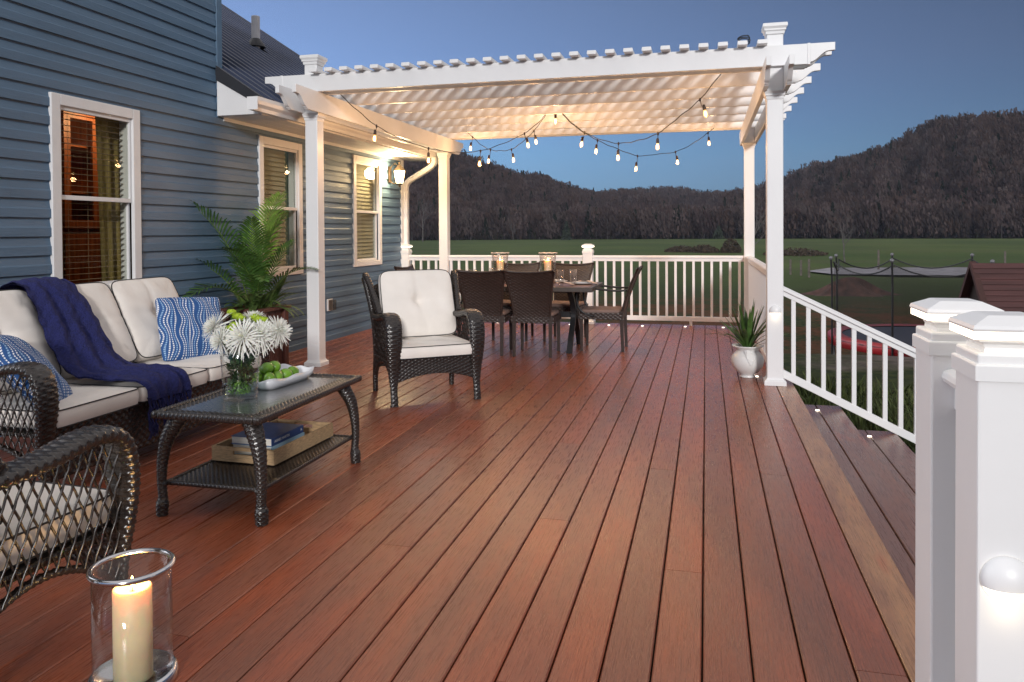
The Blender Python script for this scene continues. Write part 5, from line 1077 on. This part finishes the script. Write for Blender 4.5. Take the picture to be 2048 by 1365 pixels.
for s_ in (-1, 1): mb.box(s_ * hp - (.055 if s_ < 0 else .03), s_ * hp + (.03 if s_ < 0 else .055), -hp + .03, hp - .03, hz + .0005, hz + .0275)
mb.build('rim', PLW, pn, bevel=.002)
mb = MB(); mb.box(-hp + .006, hp - .006, -hp + .006, hp - .006, .03, hz - .03); mb.build('soil', mat('potting soil', (.03, .02, .013), .95, var=.4, scale=40, bump=.8, bscale=60), pn)
def frond(mb, base, az_, el0, L, droop, nleaf, lw, ll, fold=.5, mst=None, tip=.35, curl=0.):
    """pinnate leaf; returns nothing, adds blades to mb and stem to mst"""
    pts = []; p = Vector(base); el = el0; N_ = 22; az2 = az_
    for i in range(N_ + 1):
        pts.append(p.copy()); f = i / N_; el2 = el - droop * f ** 1.6; az2 = az_ + curl * f; d_ = Vector((math.cos(az2) * math.cos(el2), math.sin(az2) * math.cos(el2), math.sin(el2))); p = p + d_ * L / N_
    (mst or mb).tube(pts, [lerp(.006, .0012, i / N_) * (L / .9) for i in range(N_ + 1)], 5, False)
    for k in range(nleaf):
        f = lerp(.28, 1., k / (nleaf - 1)); i = min(N_ - 1, int(f * N_)); q = pts[i].lerp(pts[i + 1], f * N_ - i) if f < 1 else pts[-1]; t_ = (pts[i + 1] - pts[i]).normalized(); side = t_.cross(Vector((0, 0, 1))); side = side.normalized() if side.length > .05 else Vector((-math.sin(az_), math.cos(az_), 0)); up = side.cross(t_)
        ff = (f - .28) / .72; l_ = ll * (math.sin(math.pi * (.18 + .80 * ff)) * .75 + .25) * random.uniform(.9, 1.1); fw2 = lerp(.45, 1.3, ff)
        for s_ in (-1, 1):
            d_ = (side * s_ + t_ * fw2 + up * fold * random.uniform(.6, 1.2)).normalized(); dn = Vector((0, 0, -1)); w_ = lw * random.uniform(.8, 1.15)
            P = [q, q + d_ * l_ * .35, q + d_ * l_ * .7 + dn * l_ * .06, q + d_ * l_ + dn * l_ * .20]; wv = t_.cross(d_); wv = d_.cross(wv).normalized() if wv.length > 1e-4 else t_
            V = []
            for pp_, ww in zip(P, (w_ * .35, w_, w_ * .8, w_ * .08)): V += [pp_ - wv * ww, pp_ + wv * ww]
            mb.add(V, [(0, 1, 3, 2), (2, 3, 5, 4), (4, 5, 7, 6)])
palm = thing('potted_palm', 'tall green palm with arching feathery fronds growing in the mahogany planter', 'plant', (PXc, PYc, hz - .04))
mst = MB(); cr_ = MB(); cr2 = MB()
# azimuth in degrees (0 = away from the wall, 90 = towards the far end), elevation, length, droop
for i, (a, e, L, dr_, n_) in enumerate([(85, 87, 1.24, .80, 34), (80, 84, 1.08, .85, 30), (255, 76, 1.25, .85, 30), (35, 86, 1.02, .75, 30), (300, 82, .98, .7, 30), (240, 60, .95, 1.15, 28), (262, 48, .95, 1.9, 24), (10, 66, .75, 1.4, 24), (310, 60, .8, 1.5, 24), (280, 68, .9, 1.0, 26), (60, 78, .8, .8, 26), (285, 80, .75, .8, 22)]):
    frond(cr2 if i in (0, 1, 3, 12) else cr_, (random.uniform(-.05, .05), random.uniform(-.05, .05), 0), R(a), R(e), L, dr_, int(n_ * .92), .0100, .275 * (L / 1.1), .35, mst, curl=random.uniform(-.3, .3))
cr_.build('fronds', LEAF, palm); cr2.build('fronds', LEAFY, palm); mst.build('stems', mat('palm stems', (.10, .17, .03), .5, var=.3, scale=10), palm, smooth=True)
fern = thing('boston_fern', 'low feathery fern spilling over the rim of the mahogany planter', 'plant', (PXc + .01, PYc, hz - .03)); mst = MB(); cr_ = MB()
for i in range(64):
    a = random.uniform(0, 2 * math.pi); frond(cr_, (.14 * math.cos(a) * random.random(), .14 * math.sin(a) * random.random(), 0), a if math.cos(a) > -.4 else a * .5 + 1, R(random.uniform(22, 78)), random.uniform(.24, .46), random.uniform(.8, 1.7), 30, .0042, .040, .15, mst)
for i in range(5): frond(cr_, (.08, .08, 0), R(70 + i * 9), R(70 - i * 7), .42, .5, 34, .0045, .042, .15, mst)
cr_.build('fronds', FERN, fern); mst.build('stems', mat('palm stems', (.1, .17, .03)), fern)
# small plant and its pot by the house corner
sm = thing('grassy_plant', 'small yellowish spiky plant by the house corner under the wall lantern', 'plant', (-4.12, 10.1, 0)); mb = MB()
for i in range(34):
    a = random.uniform(0, 6.28); l_ = random.uniform(.45, .86); s_ = random.uniform(.05, .28); w_ = .014; p = [Vector((math.cos(a) * s_ * f ** 1.6, math.sin(a) * s_ * f ** 1.6, l_ * f)) for f in (0, .35, .7, 1)]; sd = Vector((-math.sin(a), math.cos(a), 0)); V = []
    for q, ww in zip(p, (.5, 1, .8, .05)): V += [q - sd * w_ * ww, q + sd * w_ * ww]
    mb.add(V, [(0, 1, 3, 2), (2, 3, 5, 4), (4, 5, 7, 6)])
mb.build('leaves', mat('yellowish blades', (.17, .15, .055), .6, var=.35, scale=12), sm)
# white urn with spiky plant
UX, UY = .352, 7.02
urn = thing('white_urn', 'white glazed round pot with a leaf motif beside the front right pergola post', 'pot', (UX, UY, 0)); UM = mat('white ceramic', (.74, .74, .72), .3, var=.03, scale=6, coat=.4)
mb = MB(); mb.lathe([(.0, .001), (.066, .001), (.068, .008), (.060, .014), (.064, .024), (.100, .055), (.130, .095), (.140, .140), (.134, .180), (.112, .212), (.094, .228), (.092, .240), (.106, .256), (.132, .270), (.136, .276), (.130, .281), (.112, .270), (.09, .250), (.086, .235), (.0, .235)], 48); mb.build('body', UM, urn, smooth=True)
mb = MB(); lf = [(-.052, .245), (-.030, .252), (-.008, .246), (.010, .225), (.022, .205), (.046, .205), (.030, .180), (.014, .155), (.0, .120), (-.018, .150), (-.034, .185), (-.046, .215)]
def onpot(x, z):
    rr3 = float(np.interp(z, [.095, .14, .18, .212, .228, .24, .256], [.130, .140, .134, .112, .097, .094, .104])) + .003; x += .02; y = -math.sqrt(max(1e-6, rr3 * rr3 - x * x)); return (x, y, z)
V = [onpot(x, z) for x, z in lf] + [tuple(np.array(onpot(x, z)) * np.array([1.045, 1.045, 1])) for x, z in lf]; nL = len(lf)
mb.add(V, [tuple(range(nL, 2 * nL))] + [(i, (i + 1) % nL, nL + (i + 1) % nL, nL + i) for i in range(nL)]); mb.build('leaf_motif', UM, urn)
yu = thing('yucca_plant', 'spiky dark green plant with long blades growing in the white urn', 'plant', (UX, UY, .236)); mb = MB()
for i in range(62):
    a = random.uniform(0, 6.28); up = random.random(); l_ = lerp(.24, .46, up) * random.uniform(.85, 1.1); out = lerp(.40, .05, up) * random.uniform(.7, 1.1); dr_ = (1 - up) * random.uniform(.05, .22); w_ = random.uniform(.010, .017)
    sd = Vector((-math.sin(a), math.cos(a), random.uniform(-.4, .4))).normalized(); V = []
    for f, ww in ((0, .5), (.25, .9), (.5, 1), (.75, .8), (1, .04)):
        q = Vector((math.cos(a) * (.02 + out * f ** 1.2), math.sin(a) * (.02 + out * f ** 1.2), l_ * f - dr_ * f ** 2.5)); V += [q - sd * w_ * ww, q + Vector((0, 0, -.003)), q + sd * w_ * ww]
    mb.add(V, [(3 * k + j, 3 * k + j + 1, 3 * k + j + 4, 3 * k + j + 3) for k in range(4) for j in range(2)])
mb.build('blades', mat('spiky leaf', (.055, .115, .025), .4, var=.4, scale=18), yu)
mb = MB(); mb.lathe([(.0, .0), (.086, .0)], 20, caps=False); mb.build('soil', mat('potting soil', (.03, .02, .013)), yu)
# ================================================================ DINING SET
DTX, DTY, DTZ = -2.0, 8.30, .705
TW = mat('brown table planks', (.16, .075, .045), .4, var=.3, scale=5, stretch=(.6, 5, 1), coat=.2); DFR = mat('bronze table frame', (.060, .048, .042), .45, var=.15, scale=12)
dt = thing('dining_table', 'long brown plank dining table with dark trestle legs under the pergola', 'table', (DTX, DTY, 0)); a_, b_ = .86, .44
mb = MB()
for k in range(6): mb.box(-a_ + .05, a_ - .05, -b_ + .05 + k * (2 * b_ - .1) / 6 + .001, -b_ + .05 + (k + 1) * (2 * b_ - .1) / 6 - .001, DTZ - .022, DTZ)
mb.build('top_planks', TW, dt, bevel=.0015)
mb = MB()
mb.box(-a_, a_, -b_, -b_ + .05, DTZ - .05, DTZ + .001); mb.box(-a_, a_, b_ - .05, b_, DTZ - .05, DTZ + .001); mb.box(-a_, -a_ + .05, -b_ + .05, b_ - .05, DTZ - .05, DTZ + .001); mb.box(a_ - .05, a_, -b_ + .05, b_ - .05, DTZ - .05, DTZ + .001); mb.build('top_frame', DFR, dt, bevel=.006)
for s_ in (-1, 1):
    x = s_ * .60; mb = MB()
    for q in (-1, 1):
        P = [(x, q * .33, .002), (x, q * .24, .14), (x, q * .10, .30), (x, q * .06, .40), (x, q * .12, .52), (x, q * .30, .654)]
        Qq, _ = resample(P, .03); G = np.array([[(p[0] + sx_ * .028, p[1] + sy_ * .024, p[2]) for sx_, sy_ in ((-1, -1), (1, -1), (1, 1), (-1, 1))] for p in Qq]); mb.grid(G, closed_v=True)
    mb.build('leg', BLACKM, dt)
mb = MB(); mb.box(-.58, .58, -.03, .03, .345, .405); mb.box(-.60, .60, -.34, .34, .640, .654); mb.build('stretcher', BLACKM, dt, bevel=.004)
PADM = mat('taupe seat pad', (.20, .135, .115), .85, var=.1, scale=8, bump=.15, bscale=200)
def dining_chair(label, loc, rz, arms=False):
    t = thing('dining_chair', label, 'chair', loc, rz, 'woven dining chairs around the table'); w2 = .20
    for i, (x, y) in enumerate([(-w2, -.22), (w2, -.22)]):
        mb = MB(); mb.hexa([(x - .014, y - .014, .002), (x + .014, y - .014, .002), (x + .014, y + .014, .002), (x - .014, y + .014, .002), (x - .018, y - .018, .40), (x + .018, y - .018, .40), (x + .018, y + .018, .40), (x - .018, y + .018, .40)]); mb.build('leg', WICK2, t, bevel=.003)
    for x in (-w2 + .01, w2 - .01):
        mb = MB(); mb.hexa([(x - .014, .205, .002), (x + .014, .205, .002), (x + .014, .235, .002), (x - .014, .235, .002), (x - .018, .185, .43), (x + .018, .185, .43), (x + .018, .225, .43), (x - .018, .225, .43)]); mb.build('leg', WICK2, t, bevel=.003)
    mb = MB()
    def fs(U, V):   # apron all around
        a = U * 4; s0 = np.clip(a, 0, 1); s1 = np.clip(a - 1, 0, 1); s2 = np.clip(a - 2, 0, 1); s3 = np.clip(a - 3, 0, 1)
        x = -.225 + .45 * s0 - .45 * s2; y = -.245 + .46 * s1 - .46 * s3; return np.stack([x, y, .345 + .07 * V], -1)
    weave_panel(mb, fs, 1.82, .07, a=.018, b=.026, amp=.004, back=False); mb.box(-.21, .21, -.23, .2, .385, .405); mb.build('seat', WICK2, t)
    o = cushion('seat_pad', PADM, t, .41, .42, .045, (0, -.02, .428), (R(-90), 0, 0), bulge=.25, seed=3, piping=False, n_=12.)
    mb = MB()
    def fbk(U, V):
        half = .185 + .075 * V ** 1.6; x = (U * 2 - 1) * half; z = .35 + .545 * V - .022 * (1 - (2 * U - 1) ** 2) * V ** 4; y = .205 + .02 * V + .135 * V ** 1.7 - .030 * (2 * U - 1) ** 2 * V * -1; return np.stack([x, y, z], -1)
    weave_panel(mb, fbk, .48, .56, a=.0165, b=.030, amp=.0045)
    r_ = [tuple(fbk(np.array(u_), np.array(1.0))) for u_ in np.linspace(0, 1, 9)]; mb.tube(r_, .013, 8)
    for u_ in (0., 1.): mb.tube([tuple(fbk(np.array(u_), np.array(v_))) for v_ in np.linspace(0, 1, 9)], .013, 8)
    mb.build('backrest', WICK2, t, smooth=True)
    if arms:
        for s_ in (-1, 1):
            x = s_ * .235; P, _ = resample([(x * .93, .27, .66), (x, .14, .655), (x * 1.04, -.06, .672), (x * 1.04, -.20, .665), (x * 1.03, -.262, .60), (x * 1.0, -.255, .50), (x * .97, -.20, .42), (x * .95, -.08, .375)], .02); mb = MB(); mb.tube([tuple(p) for p in P], .011, 8); mb.build('armrest', BLACKM, t, smooth=True)
    return t
c1 = dining_chair('dark woven dining chair with its back to the camera, nearest the wicker armchair', (-2.255, 7.86, 0), R(180 + 3))
def recopy(src, loc, rz, lb):
    o = copy_tree(src); o.location = loc; o.rotation_euler = (0, 0, rz); o['label'] = lb; return o
recopy(c1, (-1.735, 7.87, 0), R(180 + 1), 'dark woven dining chair with its back to the camera, right one of the near two')
recopy(c1, (-2.26, 8.98, 0), R(2), 'woven dining chair on the railing side of the table behind the left glass candle holder')
recopy(c1, (-1.62, 8.98, 0), R(-4), 'woven dining chair on the railing side of the table behind the drinking glasses')
c5 = dining_chair('dark woven dining armchair at the right table end, seen in profile', (-1.08, 8.36, 0), R(90 - 2), True)
c5.rotation_euler = (0, 0, R(-90))
recopy(c5, (-3.02, 8.32, 0), R(90), 'dark woven dining armchair at the left table end, mostly hidden by the wicker armchair')
SLATE = mat('slate blue fabric', (.075, .075, .10), .85, var=.1, scale=12)
pC = cushion('throw_pillow', SLATE, None, .38, .36, .12, (-3.06, 8.45, .64), (R(-15), R(12), R(-70)), bulge=.8, seed=8, piping=False, n_=9.); tag(pC, 'small slate blue pillow on the dining armchair behind the wicker armchair', 'pillow')
# rotate helper faces: local -y is the front, so a chair at 180 faces the far railing
HUR = thin_glass('mottled glass', (.93, .90, .88), .10, 1.55, bump=.9, bscale=60)
def hurricane(x, y, lb, n):
    t = thing('glass_hurricane', lb, 'candle holder', (x, y, DTZ + .0012), group='mottled glass candle holders on the dining table'); mb = MB()
    mb.lathe([(.0, .002), (.080, .002), (.086, .03), (.084, .12), (.086, .26), (.094, .325), (.102, .342), (.102, .346), (.092, .330), (.083, .26), (.080, .12), (.080, .03), (.0, .012)], 32); mb.build('glass', HUR, t, smooth=True)
    mb = MB(); P = [(math.cos(a) * .102, math.sin(a) * .102, .344 + .002 * math.sin(a * 9)) for a in np.linspace(0, 2 * math.pi, 61)]; mb.tube(P, .0045, 6, False); mb.build('rim', mat('frosted rim', (.55, .48, .44), .4, var=.3, scale=60), t, smooth=True)
    candle((x, y, DTZ + .015), .039, .245, 'lit ivory candle in the ' + n + ' mottled glass holder on the dining table')
hurricane(-2.235, 8.28, 'left mottled glass candle holder on the dining table, above the nearer chair back', 'left'); hurricane(-1.695, 8.30, 'right mottled glass candle holder on the dining table', 'right')
TUM = thin_glass('tumbler glass', (.95, .95, .95), .03, 1.8)
src = None
for x, y, lb in [(-1.52, 8.12, 'clear tumbler left of the rightmost one on the dining table'), (-1.40, 8.24, 'rightmost clear tumbler on the dining table'), (-2.50, 8.10, 'leftmost clear tumbler on the dining table beyond the chair back'), (-2.36, 8.42, 'clear tumbler just left of the left glass candle holder')]:
    if src is None:
        mb = MB(); mb.lathe([(.0, .001), (.030, .001), (.032, .01), (.042, .168), (.0405, .168), (.030, .014), (.0, .012)], 20); src = mb.build('tumbler', TUM, smooth=True); o = src
    else: o = src.copy(); C.objects.link(o)
    o.location = (x, y, DTZ + .0012); tag(o, lb, 'glass', 'tumblers on the dining table')
PLT = mat('white plate glaze', (.74, .74, .74), .25, coat=.4); NAP = mat('striped linen napkin', (.62, .52, .46), .85, var=.25, scale=12, stretch=(1, 9, 1))
for x, y, lb in [(-1.335, 8.36, 'white plate at the right end of the dining table'), (-2.66, 8.36, 'white plate at the left end of the dining table'), (-1.72, 8.02, 'white plate set before the right near dining chair'), (-2.28, 8.02, 'white plate set before the left near dining chair'), (-1.66, 8.60, 'white plate set before the right far dining chair'), (-2.25, 8.60, 'white plate set before the left far dining chair')]:
    t = thing('dinner_plate', lb, 'plate', (x, y, DTZ + .0012), group='plates on the dining table'); mb = MB(); mb.lathe([(.0, .002), (.075, .001), (.09, .006), (.132, .016), (.134, .019), (.09, .011), (.07, .006), (.0, .006)], 32); mb.build('plate', PLT, t, smooth=True)
    mb = MB(); mb.lathe([(.0, .012), (.06, .011), (.075, .015), (.096, .026), (.098, .029), (.07, .019), (.0, .016)], 28); mb.build('side_plate', PLT, t, smooth=True)
for x, y, rz, lb in [(-1.25, 8.30, 20, 'striped linen napkin hanging off the plate at the right table end'), (-2.68, 8.32, 90, 'striped linen napkin on the plate at the left table end'), (-1.74, 7.98, 75, 'striped linen napkin between the two near chair backs'), (-1.46, 8.05, 30, 'linen napkin with a fork beside the tumblers')]:
    zt = DTZ + .034; mb = MB(); G = []
    for i in range(12):
        u_ = i / 11; G.append([(-.10 + .20 * u_, -.035 + .07 * v_ + .012 * math.sin(u_ * 5), .006 * math.sin(u_ * 7 + v_ * 3) - (.030 * max(0, u_ - .6) / .4 if x != -2.68 else 0)) for v_ in np.linspace(0, 1, 6)])
    G = np.array(G); mb.grid(G); mb.grid((G + np.array([0, 0, .006])) [::-1]); o = mb.build('napkin', NAP, smooth=True, loc=(x, y, zt), rot=(0, 0, R(rz))); tag(o, lb, 'napkin', 'linen napkins on the dining table')

# ================================================================ YARD
GZY = -2.0
def gz(x, y): return float(ground_z(np.array(float(x)), np.array(float(y))))
# trampoline with safety net
tx, ty, trd = 5.05, 19.2, 2.25; tg = gz(tx, ty) - .05
tp = thing('trampoline', 'round trampoline with navy mat, red edge pad and sagging black safety net', 'trampoline', (tx, ty, tg)); ph = .86
mb = MB(); mb.lathe([(.0, ph - .02), (trd - .28, ph - .02)], 48, caps=False); mb.build('mat', mat('navy trampoline mat', (.016, .020, .045), .6), tp)
mb = MB(); mb.lathe([(trd - .30, ph), (trd - .02, ph + .02), (trd + .02, ph - .01), (trd + .02, ph - .20), (trd, ph - .21)], 64, caps=False); mb.build('edge_pad', mat('red vinyl pad', (.26, .010, .014), .45, var=.15, scale=2), tp, smooth=True)
mb = MB(); mb.tube([(trd * math.cos(a), trd * math.sin(a), ph - .05) for a in np.linspace(0, 2 * math.pi, 49)], .025, 6, False); mb.build('frame', BLACKM, tp)
NP = 8; poles = [(trd + .04) * np.array([math.cos(a), math.sin(a)]) for a in np.linspace(0, 2 * math.pi, NP, endpoint=False) + .18]
PT = 2.62
GREYM = mat('grey tube', (.16, .16, .17), .5, metal=.5)
for x, y in poles:
    mb = MB(); mb.tube([(x, y, .2), (x, y, PT - .5), (x * 1.01, y * 1.01, PT)], .021, 8); p = mb.build('pole', BLACKM, tp); mb = MB(); mb.ball((x * 1.01, y * 1.01, PT + .03), .045, 8); mb.build('knob', GREYM, p, smooth=True)
    mb = MB(); mb.tube([(x * .98, y * .98, .02), (x * .98, y * .98, ph - .04)], .022, 6); mb.build('leg', GREYM, tp)
def net_mat():
    m = bpy.data.materials.new('black safety net'); m.use_nodes = True; n = m.node_tree.nodes; l = m.node_tree.links; b = n['Principled BSDF']; b.inputs['Base Color'].default_value = (.012, .012, .013, 1); b.inputs['Roughness'].default_value = .9; b.inputs['Alpha'].default_value = .27; return m
mb = MB(); G = []
for i in range(NP):
    a0, a1 = poles[i], poles[(i + 1) % NP]
    for k in range(10):
        f = k / 10; c_ = a0 + (a1 - a0) * f; sag = 4 * f * (1 - f); c_ = c_ * (1 - .02 * sag); G.append([(c_[0] * .985, c_[1] * .985, ph + (PT - .06 - .24 * sag - ph) * v_) for v_ in np.linspace(0, 1, 6)])
G = np.array(G); mb.grid(G, closed_u=True); mb.build('net', net_mat(), tp)
mb = MB(); top = [tuple(g[-1]) for g in G]; mb.tube(top + [top[0]], .016, 5, False); mb.build('net_rope', BLACKM, tp)
# A-frame shed
sg = gz(5, 15.2) - .1; AP = .66 - sg
sh_ = thing('playhouse', 'small steep roofed playhouse with brick red roof behind the nearest railing posts', 'playhouse', (4.72, 15.3, sg)); sh_.rotation_euler = (0, 0, R(4))
REDR = mat('brick red roof boards', (.062, .022, .021), .7, var=.3, scale=3, stretch=(.3, 1, 6), bump=.3, bscale=5, bstretch=(.05, 1, 14)); hwid = 1.35
mb = MB(); th_ = .06
for s_ in (-1, 1):
    for k in range(22):
        f0, f1 = k / 22, (k + 1) / 22 + .006; y0, z0 = s_ * hwid * (1 - f0), AP * f0; y1, z1 = s_ * hwid * (1 - f1) if f1 < 1 else 0, AP * min(1, f1); o_ = .012
        nrm = np.array([s_ * AP, hwid]) / math.hypot(AP, hwid)
        mb.hexa([(-.12, y0 + nrm[0] * o_, z0 + nrm[1] * o_), (3.6, y0 + nrm[0] * o_, z0 + nrm[1] * o_), (3.6, y1, z1), (-.12, y1, z1), (-.12, y0 + nrm[0] * (o_ + .03), z0 + nrm[1] * (o_ + .03)), (3.6, y0 + nrm[0] * (o_ + .03), z0 + nrm[1] * (o_ + .03)), (3.6, y1 + nrm[0] * .03, z1 + nrm[1] * .03), (-.12, y1 + nrm[0] * .03, z1 + nrm[1] * .03)])
mb.build('roof', REDR, sh_)
mb = MB(); mb.prism([(-hwid + .02, 0), (hwid - .02, 0), (0, AP - .03)], .0, .05, 'x'); mb.build('end_wall', mat('dark brown boards', (.016, .009, .007), .8, var=.3, scale=4, stretch=(1, 8, 1)), sh_); mb = MB(); mb.prism([(-hwid + .02, 0), (hwid - .02, 0), (0, AP - .03)], 3.4, 3.45, 'x'); mb.build('end_wall', mat('dark brown boards', (.016, .009, .007), .8, var=.3, scale=4, stretch=(1, 8, 1)), sh_)
mb = MB()
for s_ in (-1, 1): mb.hexa([(-.15, s_ * hwid * 1.02, 0), (-.05, s_ * hwid * 1.02, 0), (-.05, s_ * .0, AP - .06), (-.15, s_ * .0, AP - .06), (-.15, s_ * (hwid * 1.02 + .03), .12), (-.05, s_ * (hwid * 1.02 + .03), .12), (-.05, 0, AP + .05), (-.15, 0, AP + .05)])
mb.build('barge_board', mat('dark red trim', (.045, .014, .011), .7, var=.2, scale=5), sh_)
# heap of rusty leaves and soil
md = MB(); a = np.linspace(0, 2 * math.pi, 40, endpoint=False); G = []
for f in np.linspace(0, 1, 14):
    G.append([(math.cos(t_) * 2.6 * f * (1 + .22 * math.sin(3 * t_) + .1 * math.sin(7 * t_)), math.sin(t_) * 1.5 * f, .95 * math.exp(-4.2 * (f - .05 * math.sin(4 * t_)) ** 2) * (1 + .2 * math.sin(5 * t_ + 6 * f) * f) - .06) for t_ in a])
md.grid(np.array(G), closed_v=True); p = at(1697, 590, z=GZY); o = md.build('soil_mound', mat('rusty soil and leaves', (.050, .022, .016), .95, var=.6, scale=2.5, bump=.9, bscale=6), smooth=True, loc=(p.x, p.y, GZY)); tag(o, 'low mound of rusty brown soil and leaves behind the trampoline net', 'mound')
# small fence posts out in the meadow
FP = mat('weathered post wood', (.10, .085, .07), .9, var=.3, scale=5)
src = None
for i, (uu, vv, hgt, lb) in enumerate([(1581, 541, 1.0, 'leftmost thin meadow post right of the front right pergola post'), (1602, 543, 1.0, 'thin meadow post between the leftmost one and the gravel lane'), (1618, 547, 1.15, 'thin meadow post at the tip of the gravel lane'), (2010, 532, 1.35, 'thick meadow post with pale top right of the playhouse peak'), (1757, 533, 1.5, 'meadow post seen through the trampoline net before the gravel lane')]):
    p = at(uu, vv + 8, z=GZY)
    if src is None: mb = MB(); mb.lathe([(.07, -.2), (.065, 1.0), (.04, 1.06), (.0, 1.07)], 10); src = mb.build('fence_post', FP); o = src
    else: o = src.copy(); C.objects.link(o)
    o.location = (p.x, p.y, GZY + .05); o.scale = (1.2, 1.2, hgt); tag(o, lb, 'post', 'wooden posts standing in the meadow')

# ================================================================ EVENING HAZE
mb = MB(); mb.box(-1000, 1000, -80, 1700, -6, 150)
hz_m = bpy.data.materials.new('evening haze'); hz_m.use_nodes = True; n = hz_m.node_tree.nodes; l = hz_m.node_tree.links; n.remove(n['Principled BSDF'])
pv = n.new('ShaderNodeVolumePrincipled'); pv.inputs['Color'].default_value = (.55, .62, .80, 1); pv.inputs['Density'].default_value = .00015; pv.inputs['Anisotropy'].default_value = 0.
l.new(pv.outputs[0], n['Material Output'].inputs['Volume'])
tag(mb.build('haze', hz_m), kind='stuff', label='thin evening haze over the meadow and hills')
